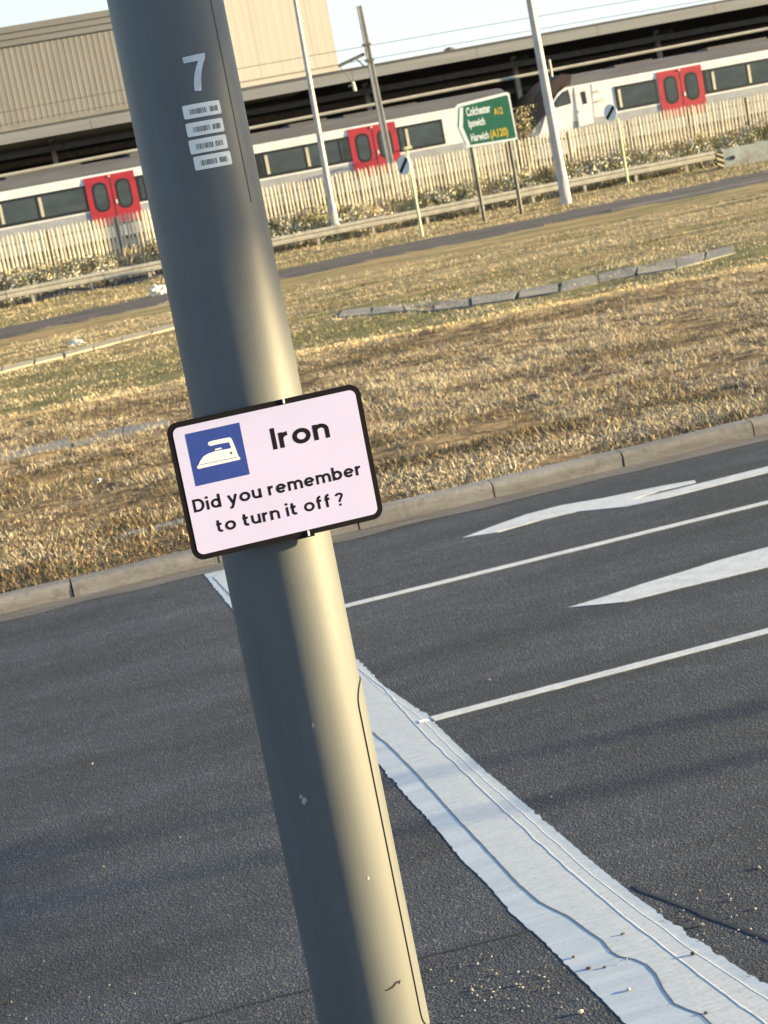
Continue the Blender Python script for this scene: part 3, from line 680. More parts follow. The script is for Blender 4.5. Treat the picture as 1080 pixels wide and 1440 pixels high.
# ------------------------------------------------------------------ the iron sign on the column
SY = 2.7345
def sp2(x, y): p = V(200+x/2.7, 500+y/2.7, SY); return (p.x, p.z)
sign = thing('iron_sign', (0.48, SY, 1.9), 'white sign with black border reading Iron, Did you remember to turn it off?', 'sign')
TL, TR_, BR, BL = sp2(88, 262), sp2(825, 103), sp2(916, 617), sp2(196, 781)
sx0, sx1 = (TL[0]+BL[0])/2, (TR_[0]+BR[0])/2; sz1, sz0 = (TL[1]+TR_[1])/2, (BL[1]+BR[1])/2
def xzprism(name, outline, y, d, m, parent, bevel=0):
    b = MB(); b.prism([(x, y, z) for x, z in outline], (0, d, 0)); return b.build(name, m, parent, bevel=bevel)
xzprism('backing_plate', rrect(sx0, sx1, sz0, sz1, .017, .017, 9), SY, .004, m_black, sign)
bw = .0082
xzprism('white_face', rrect(sx0+bw, sx1-bw, sz0+bw, sz1-bw, .010, .010, 9), SY-.0006, .0005, m_face, sign)
q = [sp2(*p) for p in ((162, 297), (370, 255), (407, 452), (203, 495))]
bx0, bx1, bz1, bz0 = (q[0][0]+q[3][0])/2, (q[1][0]+q[2][0])/2, (q[0][1]+q[1][1])/2, (q[2][1]+q[3][1])/2
bp = xzprism('blue_panel', [(bx0, bz0), (bx1, bz0), (bx1, bz1), (bx0, bz1)], SY-.00080, .0003, m_blue, sign)
def ir(x, y): return tuple(V(250+x/9, 560+y/9, SY)[i] for i in (0, 2))
def flat(name, pts, y, m, parent):
    bm = bmesh.new(); off = Vector((0, 0, 0)); q_ = parent
    while q_ is not None: off += q_.location; q_ = q_.parent
    f = bm.faces.new([bm.verts.new(Vector((x, y, z))-off) for x, z in pts]); f.normal_update()
    if f.normal.y > 0: f.normal_flip()
    bmesh.ops.triangulate(bm, faces=bm.faces[:]); me = bpy.data.meshes.new(name); bm.to_mesh(me); bm.free(); me.materials.append(m); return link(name, me, parent)
iron = [ir(*p) for p in ((246, 885), (240, 872), (262, 842), (285, 790), (325, 735), (385, 700), (470, 670), (590, 648), (672, 632), (668, 610), (652, 565), (640, 556), (520, 578), (415, 603), (395, 598), (378, 575), (392, 552), (440, 537), (540, 516), (630, 497), (668, 497), (688, 530), (722, 610), (755, 700), (772, 738), (788, 752), (792, 768), (775, 778), (600, 818), (420, 858), (290, 888), (265, 895))]
flat('iron_pictogram', iron, SY-.0009, m_white, bp)
flat('iron_knob', [ir(*p) for p in ((475, 660), (468, 642), (545, 622), (560, 640))], SY-.00092, m_white, bp)
flat('iron_sole_line', [ir(*p) for p in ((285, 838), (750, 740), (752, 746), (286, 845))], SY-.0010, m_blue, bp)
flat('iron_dial', [ir(675+16*math.cos(a), 692+18*math.sin(a)) for a in frange(0, 5.5, 9)], SY-.0010, m_post, bp)

def text_mesh(name, txt, size, bold, m, parent, mat4, align='LEFT', fitw=None):
    """flat lettering; converted from a font curve so that the scene holds plain meshes"""
    cu = bpy.data.curves.new(name, 'FONT'); cu.body = txt; cu.size = size; cu.offset = bold; cu.align_x = align; cu.resolution_u = 6
    o = bpy.data.objects.new('tmp', cu); COL.objects.link(o); bpy.context.view_layer.update()
    dg = bpy.context.evaluated_depsgraph_get(); me = bpy.data.meshes.new_from_object(o.evaluated_get(dg)); COL.objects.unlink(o); bpy.data.objects.remove(o)
    xs_ = [v.co.x for v in me.vertices]; w = max(xs_)-min(xs_); mn = min(xs_); k = fitw/w if fitw else 1
    off = Vector((0, 0, 0)); q_ = parent
    while q_ is not None: off += q_.location; q_ = q_.parent
    for v in me.vertices: v.co = mat4 @ Vector(((v.co.x-mn)*k, v.co.y, 0)) - off
    me.name = name; me.materials.clear(); me.materials.append(m); return link(name, me, parent)
# rounded road-sign letters drawn as strokes of even width (x-height 1)
def letter_strokes(ch, w):
    b_, h_, C_ = w/2, 1-w/2, 1.38-w/2
    def ell(cx, rx, a0=0, a1=360, n=20, cy=.5, ry=None):
        ry = .5-w/2 if ry is None else ry
        return [(cx+rx*math.cos(R(a0+(a1-a0)*i/n)), cy+ry*math.sin(R(a0+(a1-a0)*i/n))) for i in range(n+1)]
    arch = lambda x, ww: ell(x+ww/2, ww/2, 180, 0, 12, .58, h_-.58)+[(x+ww, 0)]
    T = {'I': (0, [[(0, 0), (0, 1.38)]]), 'i': (0, [[(0, 0), (0, 1)], [(0, 1.17), (0, 1.17+w)]]),
         'r': (.36, [[(0, 0), (0, 1)], ell(.38, .38, 180, 88, 8, .56, h_-.56)]), 'o': (.80, [ell(.40, .40)]),
         'n': (.66, [[(0, 0), (0, 1)], arch(0, .66)]), 'm': (1.20, [[(0, 0), (0, 1)], arch(0, .60), arch(.60, .60)]),
         'u': (.66, [[(.66, 0), (.66, 1)], [(0, 1)]+ell(.33, .33, 180, 360, 12, .42, .42-b_)]),
         'D': (.84, [[(0, 0), (0, 1.38)], [(0, C_)]+ell(.36, .48, 90, -90, 16, .69, .69-b_)+[(0, b_)]]),
         'd': (.72, [[(.72, 0), (.72, 1.42)], ell(.37, .36, 0, 360)]), 'b': (.72, [[(0, 0), (0, 1.42)], ell(.36, .36, 0, 360)]),
         'e': (.74, [[(.02, .50), (.72, .50)], ell(.37, .37, 0, 318, 18)]),
         'y': (.74, [[(0, 1), (.38, .02)], [(.74, 1), (.36, .0), (.28, -.20), (.18, -.32), (.0, -.34)]]),
         't': (.44, [[(.12, 1.30), (.12, .36)]+ell(.36, .24, 180, 275, 8, .33, .33-b_)+[(.46, b_+.03)], [(-.06, h_), (.44, h_)]]),
         'f': (.40, [[(.12, 0), (.12, 1.04)]+ell(.38, .26, 180, 85, 8, 1.06, 1.42-b_-1.06), [(-.06, h_), (.42, h_)]]),
         '?': (.60, [ell(.30, .30, 175, -38, 12, 1.08, C_+.04-1.08)+[(.36, .68), (.30, .56), (.30, .40)], [(.30, 0), (.30, w)]]), ' ': (.26, [])}
    return T[ch]
def line(txt, x0, y0, x1, y1, name, w, cap_px):
    a, c = sp2(x0, y0), sp2(x1, y1); cap = cap_px/2.7*SY/FPX
    pen = w/2; st = []
    for ch in txt:
        wd_, ss = letter_strokes(ch, w)
        st += [[(x+pen, y) for x, y in q] for q in ss]; pen += wd_+(.42 if ch != ' ' else .22)
    tot = pen-.42+w/2; kx = (c[0]-a[0])/tot; kz = cap/1.38
    b = MB(); k = 0
    for q in st:
        P = [Vector(p) for p in q]; n = len(P); L = []; closed = (P[0]-P[-1]).length < 1e-5
        for i, p in enumerate(P):
            if closed and i in (0, n-1): d = (P[1]-P[-2]).normalized(); m_ = 1
            else:
                d0 = (p-P[i-1]).normalized() if i else (P[1]-p).normalized(); d1 = (P[i+1]-p).normalized() if i < n-1 else d0
                d = (d0+d1).normalized(); m_ = 1/max(.5, d.dot(d1))
            nn = Vector((-d.y, d.x))*w/2*m_; L += [p+nn, p-nn]
        yy = SY-.00070-.00003*(k % 5); k += 1
        b.add([(a[0]+v.x*kx, yy, a[1]+v.y*kz) for v in L], [(2*i, 2*i+1, 2*i+3, 2*i+2) for i in range(n-1)])
    o = b.build(name, m_black, sign, fix=False)
    for p in o.data.polygons:
        if p.normal.y > 0: p.flip()
    print('letter aspect', txt, round(kx/kz, 3))
line('Iron', 498, 358, 715, 312, 'title_lettering', .265, 84)
line('Did you remember', 198, 597, 838, 461, 'upper_lettering', .255, 51)
line('to turn it off', 285, 673, 722, 578, 'lower_lettering', .255, 51)
line('?', 738, 573, 769, 566, 'question_mark', .24, 51)
# white fixing clips at the border and the channel behind
for (x, y), l in (((536, 172), 'upper clip'), ((631, 674), 'lower clip')):
    a = sp2(x, y); b = MB(); b.box(a[0]-.0016, a[0]+.0016, SY-.0022, SY, a[1]-.0042, a[1]+.0042); b.build('fixing_clip', m_white, sign, bevel=.0004)['label'] = l
for z in (sz0+.035, sz1-.035):
    b = MB(); b.box(sx0+.02, sx1-.05, SY+.004, SY+.0245, z-.012, z+.012); b.build('channel', m_steel, sign)
    ring = MB(); n = 48; vs = []
    for k in range(n):
        a = 2*math.pi*k/n
        for dz, rr in ((-.009, .0008), (.009, .0008)):
            vs.append(ppt(a, z, rr)+Vector((0, 0, dz)))
    ring.add(vs, [(2*k, 2*((k+1) % n), 2*((k+1) % n)+1, 2*k+1) for k in range(n)]); ring.build('steel_band', m_steel, sign)
a = sp2(655, 690); b = MB(); b.box(a[0]-.030, a[0]+.001, SY+.0008, SY+.0035, sz0-.0035, sz0+.006); b.build('bottom_lug', m_black, sign)

# ------------------------------------------------------------------ crash barrier, concrete barrier, chevron board
GY = 76.0
gr = thing('crash_barrier', (20, GY, 0), 'long pale steel crash barrier on short posts in front of the bank', 'crash barrier')
prof = [(0.0, .34), (-.05, .37), (-.055, .46), (-.005, .50), (-.005, .55), (-.055, .59), (-.05, .68), (0.0, .71), (.012, .71), (-.03, .67), (-.035, .60), (.012, .56), (.012, .49), (-.035, .45), (-.03, .38), (.012, .34)]
x = -8.0
while x < 35.2:
    x1 = min(x+4.0, 35.2); b = MB(); dz = random.uniform(-.008, .008)+.0
    b.prism([(x, GY+py, pz+dz) for py, pz in prof], (x1-x+(.0 if x1 > 35 else .0)-.012, random.uniform(-.012, .012), 0)); b.build('beam', m_galv, gr); x = x1
x = -7.0
while x < 35:
    b = MB(); b.box(x-.06, x+.06, GY+.015, GY+.13, -.2, .66); b.build('post', m_galv, gr); x += 2.4
BY = 71.0
zb_ = V(1022, 242, BY).z
bx_ = V(1018, 226, BY).x
bar = MB(); z0 = -.1; z1 = V(1018, 210, BY).z
bar.prism([(bx_, BY-.02, z0), (bx_, BY, .25), (bx_, BY+.12, z1), (bx_, BY+.32, z1), (bx_, BY+.45, .25), (bx_, BY+.48, z0)], (3.0, 0, 0))
cb = thing('concrete_barrier', (bx_, BY, 0), 'blue grey concrete barrier block at the right end of the crash barrier', 'barrier')
bar.build('block', m_conc, cb, bevel=.01)
for i in (1, 2, 3):
    q_ = MB(); xx = bx_+i*3.03
    q_.prism([(xx, BY-.02, z0), (xx, BY, .25), (xx, BY+.12, z1), (xx, BY+.32, z1), (xx, BY+.45, .25), (xx, BY+.48, z0)], (3.0, 0, 0)); q_.build('block', m_conc, cb, bevel=.01)
hx, hz = bx_+.42, V(1034, 221, BY).z
b = MB(); b.tube([(hx, BY-.02, hz), (hx, BY+.09, hz)], .09, 12); b.build('lifting_hole', m_dark, cb)
cx0, cx1 = V(1008, 225, BY-.15).x, V(1018, 225, BY-.15).x; cz1, cz0 = V(1008, 215, BY-.15).z, V(1012, 238, BY-.15).z
ch = thing('chevron_board', (cx0, BY-.15, cz0), 'small black and yellow striped marker board at the barrier end', 'sign')
b = MB(); b.box(cx0, cx1, BY-.16, BY-.13, cz0, cz1); b.build('board', m_dark, ch)
m_yb = mat('chevron_yellow', (.55, .50, .25), .6, (.42, .38, .2), 4)
w, h = cx1-cx0, cz1-cz0
for k in range(3):
    za = cz0+h*(.10+.33*k); b = MB(); pts = [(cx0+.01, za+.12), (cx1-.01, za-.04), (cx1-.01, za+.055), (cx0+.01, za+.215)]
    pts = [(px, min(max(pz, cz0), cz1)) for px, pz in pts]
    b.prism([(px, BY-.163, pz) for px, pz in pts], (0, .002, 0)); b.build('stripe', m_yb, ch)
b = MB(); b.box(cx0+w*.4, cx0+w*.6, BY-.125, BY-.07, -.05, cz0+.3); b.build('post', m_post, ch)

# ------------------------------------------------------------------ palisade fence: every pale on its own
FY = 79.0
fence = thing('palisade_fence', (20, FY, 1.0), 'cream steel palisade fence with pointed pales below the railway', 'fence')
def pale_mesh():
    b = MB(); w = .052
    prof = [(-w, .012), (-w*.45, -.016), (0, -.004), (w*.45, -.016), (w, .012), (w*.45, -.010), (0, .002), (-w*.45, -.010)]
    zl = [(-.3, 1), (1.70, 1), (1.80, .55), (1.86, .12)]
    vs = []; n = len(prof)
    for z, k in zl: vs += [(x*k, y, z) for x, y in prof]
    fs = [(j*n+i, j*n+(i+1) % n, (j+1)*n+(i+1) % n, (j+1)*n+i) for j in range(len(zl)-1) for i in range(n)]
    b.add(vs, fs)
    me = bpy.data.meshes.new('pale'); me.from_pydata(b.v, [], b.f); me.materials.append(m_pale); return me
pm = pale_mesh()
x = -1.0; k = 0
FPOST = [6.3+2.93*i for i in range(-3, 16)]
while x < 47.8:
    o = bpy.data.objects.new('pale', pm); COL.objects.link(o); o.parent = fence
    o.location = (x-20+random.uniform(-.012, .012), random.uniform(-.006, .006), .0+random.uniform(-.02, .02)+.06*nz(x*.3, 1, 1)); o.rotation_euler = (0, random.gauss(0, .008), random.gauss(0, .1)); x += .172
for z in (1.40, 2.45):
    b = MB(); b.box(-2, 48.5, FY+.025, FY+.075, z-.03, z+.03); b.build('rail', m_rail, fence)
for x in FPOST:
    b = MB(); b.box(x-.055, x+.055, FY+.03, FY+.14, .8, 2.72); b.build('fence_post', m_rail, fence)

# ------------------------------------------------------------------ roadside lamp columns beyond the far road
def column(px0, py0, px1, py1, Y, base_r, top_r, label, htop=10.0, z0=None):
    A, B = V(px0, py0, Y), V(px1, py1, Y)
    z0 = terr(A.x, Y)-.1 if z0 is None else z0
    t = thing('lamp_column', (A.x, Y, z0), label, 'lamp post', 'lamp columns by the crash barrier')
    dirx = (B.x-A.x)/(B.z-A.z)
    def at(z): return Vector((A.x+dirx*(z-A.z), Y, z))
    b = MB(); b.tube([at(z0), at(z0+1.3), at(z0+1.36)], [base_r, base_r, top_r*1.12], 16); b.build('base_section', m_col, t, smooth=True)
    b = MB(); b.tube([at(z0+1.36), at(4), at(htop)], [top_r*1.1, top_r, top_r*.62], 16); b.build('shaft', m_col, t, smooth=True)
    b = MB(); p = at(z0+.6); b.box(p.x-.06, p.x+.06, Y-base_r-.006, Y-base_r+.03, z0+.35, z0+1.0); b.build('door', m_mast, t)
    b = MB(); top = at(htop); b.tube([top, top+Vector((0, -.3, .25)), top+Vector((0, -1.2, .35))], .04, 8); b.build('bracket', m_col, t)
    b = MB(); q_ = top+Vector((0, -1.5, .33)); b.prism([(q_.x-.12, q_.y-.3, q_.z), (q_.x+.12, q_.y-.3, q_.z), (q_.x+.17, q_.y+.2, q_.z), (q_.x-.17, q_.y+.2, q_.z)], (0, 0, .12)); b.build('lantern', m_mast, t, bevel=.02)
    return t
column(472, 320, 415, 0, 77.3, .165, .125, 'slim pale lamp column rising behind the crash barrier, left of the green sign', 12, z0=.3)
column(797, 288, 745, 0, 66.3, .20, .165, 'stout pale lamp column standing in front of the crash barrier, right of the green sign', 12)

# overhead line mast with cantilever
MY = 84.0
A, B = V(556, 265, MY), V(505, 8, MY)
mt = thing('overhead_line_mast', (A.x, MY, 1.2), 'grey railway mast with a cantilever arm above the train', 'mast')
lean = (B.x-A.x)/(B.z-A.z)
def mp_(z): return Vector((A.x+lean*(z-A.z), MY, z))
b = MB()
for s in (-1, 1):
    b.add([(mp_(1.2).x+s*.13-.02, MY-.14, 1.2), (mp_(1.2).x+s*.13+.02, MY-.14, 1.2), (mp_(1.2).x+s*.13+.02, MY+.14, 1.2), (mp_(1.2).x+s*.13-.02, MY+.14, 1.2),
           (B.x+s*.09-.02, MY-.1, B.z), (B.x+s*.09+.02, MY-.1, B.z), (B.x+s*.09+.02, MY+.1, B.z), (B.x+s*.09-.02, MY+.1, B.z)],
          [(3,2,1,0),(4,5,6,7),(0,1,5,4),(1,2,6,5),(2,3,7,6),(3,0,4,7)])
b.build('flange', m_mast, mt)
b = MB(); b.add([(A.x-.11, MY-.01, 1.2), (A.x+.11, MY-.01, 1.2), (A.x+.11, MY+.01, 1.2), (A.x-.11, MY+.01, 1.2), (B.x-.07, MY-.01, B.z), (B.x+.07, MY-.01, B.z), (B.x+.07, MY+.01, B.z), (B.x-.07, MY+.01, B.z)],
                [(3,2,1,0),(4,5,6,7),(0,1,5,4),(1,2,6,5),(2,3,7,6),(3,0,4,7)]); b.build('web', m_mast, mt)
for px, py in ((508, 64), (519, 85)):
    p = V(px, py, MY); c = mp_(p.z); b = MB(); b.box(c.x-.2, c.x+.16, MY-.16, MY+.16, p.z-.05, p.z+.05); b.build('clamp', m_post, mt)
def seg(name, a, c, r, m, par, Y=MY):
    A_, B_ = V(*a, Y), V(*c, Y); b = MB(); b.tube([A_, B_], r, 8); return b.build(name, m, par)
seg('arm', (512, 76), (476, 93), .075, m_post, mt); seg('strut', (512, 93), (500, 82), .03, m_post, mt); seg('dropper', (479, 95), (497, 117), .018, m_post, mt)
A_, B_ = V(496, 115, MY), V(499.5, 128, MY)
b = MB(); n = 9; path = [A_.lerp(B_, i/(n-1)) for i in range(n)]; b.tube(path, [.06 if i % 2 else .095 for i in range(n)], 10); b.build('insulator', m_litter, mt)
seg('steady_arm', (490, 121), (496, 120), .03, m_galv, mt)
for i, (pa, l) in enumerate((((575, 55), 'upper thin overhead wire running past the mast top'), ((575, 74), 'lower thin overhead wire just above the station roof'))):
    p = V(*pa, MY); b = MB(); pts = []
    for x in frange(-20, 90, 45):
        u = ((x-A.x)/45) ; u = abs(u-round(u)); pts.append((x, MY-.35, p.z-.35*(u)**2*(2 if i == 0 else .6)+ (0.0)))
    b.tube(pts, .014, 5); tag(b.build('overhead_wire', m_wire), l, 'wire')
# lattice-free post under the station edge is in the canopy

# ------------------------------------------------------------------ signs beyond the far road
DY = 65.5
ds = thing('direction_sign', (21.8, DY, 0), 'green direction sign shaped as an arrow pointing left, Colchester Ipswich Harwich', 'sign')
def dsx(x, y, Y=DY): p = V(630+x/7.2, 110+y/7.2, Y); return (p.x, p.z)
outl = [dsx(*p) for p in ((75, 290), (100, 262), (590, 140), (620, 150), (705, 605), (690, 625), (190, 705), (170, 690), (90, 515), (75, 490))]
xzprism('panel', outl, DY, .03, m_signw, ds)
inn = [dsx(*p) for p in ((108, 305), (122, 290), (590, 170), (605, 178), (688, 592), (680, 602), (235, 675), (182, 680), (112, 505), (100, 490))]
xzprism('green_face', inn, DY-.005, .004, m_green, ds)
xzprism('white_chevron', [dsx(*p) for p in ((118, 300), (152, 295), (150, 498), (225, 672), (190, 682), (110, 500))], DY-.008, .002, m_signw, ds)
def dline(txt, x0, y0, x1, y1, hpx, m, name):
    a, c = dsx(x0, y0), dsx(x1, y1); t = dsx(x0, y0-hpx); size = (t[1]-a[1])/.73
    M4 = Matrix.Translation((a[0], DY-.010, a[1])) @ Matrix.Rotation(R(90), 4, 'X')
    return text_mesh(name, txt, size, size*.03, m, ds, M4, fitw=c[0]-a[0])
dline('Colchester', 190, 385, 435, 345, 88, m_signw, 'place_name'); dline('A12', 468, 372, 556, 352, 70, m_yel, 'route_number')
dline('Ipswich', 212, 497, 378, 465, 80, m_signw, 'place_name')
dline('Harwich', 238, 640, 415, 602, 78, m_signw, 'place_name'); dline('(A120)', 432, 605, 610, 570, 82, m_yel, 'route_number')
for (a, c) in (((683, 314), (664, 190)), ((735, 302), (714, 180))):
    A_, B_ = V(*a, DY), V(*c, DY); b = MB(); b.tube([(A_.x, DY+.08, -.1), (A_.x, DY+.08, B_.z-.2), (A_.x, DY+.08, 4.2)], .07, 12); b.build('post', m_post, ds, smooth=True)

def nsl(px, py, bx, by, tx, ty, rot, label, lamp):
    g = gp(bx, by); Y = g.y; c = V(px, py, Y)
    t = thing('speed_sign', (g.x, Y, 0), label, 'sign', 'national speed limit signs')
    top = V(tx, ty, Y)
    b = MB(); b.tube([(g.x, Y, -.1), (g.x+(top.x-g.x)*.0, Y, top.z)], .05, 12); b.build('post', m_postw, t, smooth=True)
    r = .33; nrm = Vector((-math.sin(rot), -math.cos(rot), 0)); sd_ = Vector((math.cos(rot), -math.sin(rot), 0)); cc = Vector((c.x, Y, c.z))+nrm*.07
    b = MB(); n = 36; b.prism([cc+sd_*r*math.cos(2*math.pi*k/n)+UP*r*math.sin(2*math.pi*k/n) for k in range(n)], nrm*.015); b.build('disc', m_signw, t)
    b = MB(); aa = [R(a) for a in (33, 45, 57, 213, 225, 237)]; b.prism([cc+nrm*.016+sd_*r*.99*math.cos(a)+UP*r*.99*math.sin(a) for a in aa], nrm*.004); b.build('black_band', m_dark, t)
    if lamp:
        b = MB(); b.tube([(g.x, Y, top.z), (g.x, Y-.18, top.z+.12)], .03, 8); b.box(g.x-.16, g.x+.12, Y-.34, Y-.1, top.z+.05, top.z+.15); b.build('lamp_unit', m_postw, t, bevel=.01)
    return t
nsl(570, 232, 594, 332, 565, 214, R(64), 'round white speed sign with black diagonal on a cream post, left of the green sign', True)
nsl(860, 158, 884, 262, 864, 168, R(60), 'round white speed sign with black diagonal on a cream post, right of the stout column', False)

# ------------------------------------------------------------------ trains
TY = 88.0; Z_WT, Z_WB, Z_TOP, Z_DT = 4.50, 3.30, 4.90, 4.80
def vx(px, py=150, Y=TY): return V(px, py, Y).x
def train_body(x0, x1, parent, nose=None):
    # cross-section (y, z): side facing the lens at TY
    side = [(0.02, 1.9), (0.0, 2.4), (0.0, 3.2), (0.0, 4.0), (0.0, 4.86), (.02, Z_TOP)]
    roofp = [(.02, Z_TOP), (.26, 5.22), (.7, 5.42), (1.4, 5.50), (2.1, 5.42), (2.46, 5.22), (2.64, Z_TOP)]
    back = [(2.64, Z_TOP), (2.8, 3.9), (2.8, 1.9)]
    def shell(prof, name, m):
        b = MB(); n = len(prof); vs = [(x, TY+y, z) for x in (x0, x1) for y, z in prof]
        b.add(vs, [(i, i+1, n+i+1, n+i) for i in range(n-1)]); return b.build(name, m, parent, smooth=True)
    low = [p for p in side if p[1] <= 3.2]
    shell(low, 'lower_side', m_tgrey); shell(side[2:], 'upper_side', m_train); shell(roofp, 'roof', m_roof); shell(back, 'far_side', m_train)
    for x, s in ((x0, -1), (x1, 1)):
        if nose == s: continue
        b = MB(); pr_ = side+roofp[1:]+back[1:]; b.add([(x, TY+y, z) for y, z in pr_], [tuple(range(len(pr_)))]); b.build('end_wall', m_tgrey, parent)
    b = MB(); b.box(x0+.2, x1-.2, TY+.25, TY+2.6, 1.45, 1.9); b.build('underframe', m_roof, parent)
def yat(z): return TY
def skew_panel(x0, x1, z0, z1, off, thick, round_=0.0):
    """panel following the leaning side; off is how far its face stands proud"""
    if round_: o = rrect(x0, x1, z0, z1, min(round_, (x1-x0)/2-.01), min(round_, (z1-z0)/2-.01), 6)
    else: o = [(x0, z0), (x1, z0), (x1, z1), (x0, z1)]
    b = MB(); n = len(o); b.add([(x, yat(z)-off, z) for x, z in o]+[(x, yat(z)-off+thick, z) for x, z in o],
                                [tuple(range(n))]+[(i, (i+1) % n, n+(i+1) % n, n+i) for i in range(n)]); return b
def window(x0, x1, parent, pillars=(), divs=(), z0=Z_WB, z1=Z_WT):
    w = skew_panel(x0, x1, z0, z1, .03, .05).build('window', m_frame, parent)
    edges = [x0+.10]+[d for d in divs]+[x1-.08]
    for i in range(len(edges)-1):
        skew_panel(edges[i]+.05, edges[i+1]-.05, z0+.12, z1-.12, .036, .004, .05).build('pane', m_glass, w)
    for p in pillars: skew_panel(p-.07, p+.07, z0+.14, z1-.16, .045, .006).build('window_pillar', m_pillar, w)
    return w
def doors(x0, x1, parent):
    d = skew_panel(x0, x1, 2.52, Z_DT, .045, .06).build('door_pair', m_red, parent)
    mid = (x0+x1)/2
    for c in ((x0+mid)/2+.04, (mid+x1)/2-.04):
        skew_panel(c-.36, c+.36, 3.14, 4.52, .049, .004, .32).build('door_window', m_frame, d)
        skew_panel(c-.27, c+.27, 3.24, 4.42, .052, .003, .25).build('door_pane', m_glass, d)
    skew_panel(mid-.02, mid+.02, 2.55, Z_DT-.05, .048, .004).build('door_joint', m_maroon, d)
    b = MB(); b.box(mid+.09, mid+.17, TY-.06, TY-.04, 3.42, 3.60); b.build('door_button', m_litter, d)
    b = MB(); b.tube([(mid, yat(4.7)-.08, 4.72), (mid, yat(4.7)-.03, 4.72)], .045, 8); b.build('door_light', m_litter, d)
    return d
t1 = thing('train', (15, TY, 1.4), 'left white passenger train with red doors, ending behind the green sign', 'train')
TE = vx(716, 150)
train_body(-14, TE, t1)
window(vx(-30, 310), vx(123, 280), t1, pillars=(vx(3, 305), vx(58, 292)), divs=(vx(53, 295),))
doors(9.22, 11.58, t1)
window(vx(191, 260), vx(362, 225)-.0, t1, pillars=(vx(206, 255),), divs=(vx(202, 255), vx(280, 240)))
window(vx(362, 228)+.02, vx(494, 205), t1, pillars=(vx(377, 238), vx(434, 226)), divs=(vx(372, 238), vx(430, 226), vx(478, 215)))
doors(22.08, 24.48, t1)
window(vx(558, 195), vx(623, 180), t1, pillars=(vx(573, 195),), divs=(vx(570, 195),))
window(vx(-330, 380), vx(-90, 330), t1, divs=(vx(-210, 350),)); 
skew_panel(-14, TE, 4.62, 4.86, .012, .01).build('cant_rail_stripe', m_train, t1)
t2 = thing('train', (38, TY, 1.4), 'right white train with a dark sloping cab nose and red doors', 'train')
XN = vx(800, 150); XE = 75
train_body(XN, XE, t2, nose=-1)
# sloping nose lofted from the body section towards the coupler
def nose_sec(k):
    """k=0 at the body, 1 at the tip"""
    x = XN-(XN-vx(742, 185))*k
    return x
NK = 9; side_pts = [(0.0, 1.7), (0.0, 2.4), (0.0, 3.2), (.02, 3.9), (.08, 4.55), (.16, 4.9), (.34, 5.22), (.7, 5.42), (1.4, 5.5), (2.1, 5.42), (2.46, 5.22), (2.64, 4.9), (2.72, 4.55), (2.8, 3.9), (2.8, 3.2), (2.8, 2.4), (2.8, 1.7)]
vs = []; fs = []
xtip = vx(741, 188); zt_ = 3.1
for i in range(NK+1):
    k = i/NK
    for (y, z) in side_pts:
        yc = 1.4+(y-1.4)*(1-.22*k**2)
        zz = z if z < 3.2 else 3.2+(z-3.2)*(1-.98*k**1.5)
        xx = XN-(XN-xtip)*(1-(1-k)**1.0)
        vs.append((xx, TY+yc, zz))
n = len(side_pts)
fmi = []
b = MB()
for i in range(NK):
    for j in range(n-1):
        up = side_pts[j][1] >= 4.5 and side_pts[j+1][1] >= 4.5
        b.add([vs[i*n+j], vs[i*n+j+1], vs[(i+1)*n+j+1], vs[(i+1)*n+j]], [(0, 1, 2, 3)], 1 if up else 0)
b.add([vs[NK*n+j] for j in range(n)], [tuple(range(n))], 1)
bm_o = b.build('nose', [m_train, m_cabg], t2)
def cabpx(pts): return [(V(740+x/6.75, 90+y/6.75, TY).x, V(740+x/6.75, 90+y/6.75, TY).z) for x, y in pts]
# black mask of the cab front, thick and standing proud of the side
mask = cabpx([(-10, 600), (30, 430), (95, 290), (140, 250), (215, 215), (250, 300), (205, 430), (150, 510), (60, 620)])
b = MB(); b.prism([(x, TY-.12, z) for x, z in mask], (0, 2.9, 0)); b.build('cab_mask', m_cabg, t2, bevel=.03)
cap = cabpx([(150, 260), (250, 150), (330, 95), (430, 100), (420, 190), (330, 225), (270, 300), (240, 330)])
b = MB(); b.prism([(x, TY-.04, z) for x, z in cap], (0, 2.8, 0)); b.build('cab_brow', m_maroon, t2, bevel=.03)
def flatp(name, pts, off, th, m, par):
    b = MB(); b.prism([(x, yat(z)-off, z) for x, z in pts], (0, th, 0)); return b.build(name, m, par)
wh = cabpx([(120, 700), (200, 430), (255, 345), (300, 275), (360, 225), (435, 210), (440, 700)])
flatp('cab_side', wh, .045, .06, m_train, t2)
flatp('cab_window', cabpx([(268, 400), (262, 372), (300, 310), (345, 265), (395, 243), (425, 375), (285, 415)]), .055, .02, m_frame, t2)
flatp('cab_window_pane', cabpx([(280, 390), (282, 365), (315, 315), (350, 280), (385, 262), (408, 370), (290, 402)]), .058, .004, m_glass, t2)
cdr = cabpx([(450, 225), (605, 190), (640, 560), (500, 600)]); flatp('cab_door', cdr, .05, .06, m_train, t2)
flatp('cab_door_window', cabpx([(510, 268), (553, 258), (577, 375), (535, 385)]), .058, .02, m_frame, t2)
flatp('door_handle', cabpx([(495, 440), (535, 425), (537, 450), (500, 462)]), .075, .02, m_litter, t2)
flatp('cab_door_edge', cabpx([(440, 215), (452, 213), (505, 600), (495, 602)]), .056, .01, m_tgrey, t2)
flatp('cab_door_edge', cabpx([(605, 190), (617, 188), (655, 560), (643, 562)]), .056, .01, m_tgrey, t2)
flatp('unit_number', cabpx([(630, 255), (685, 243), (688, 268), (634, 280)]), .02, .006, m_mast, t2)
flatp('grab_rail', cabpx([(662, 350), (745, 325), (748, 340), (668, 364)]), .06, .03, m_mast, t2)
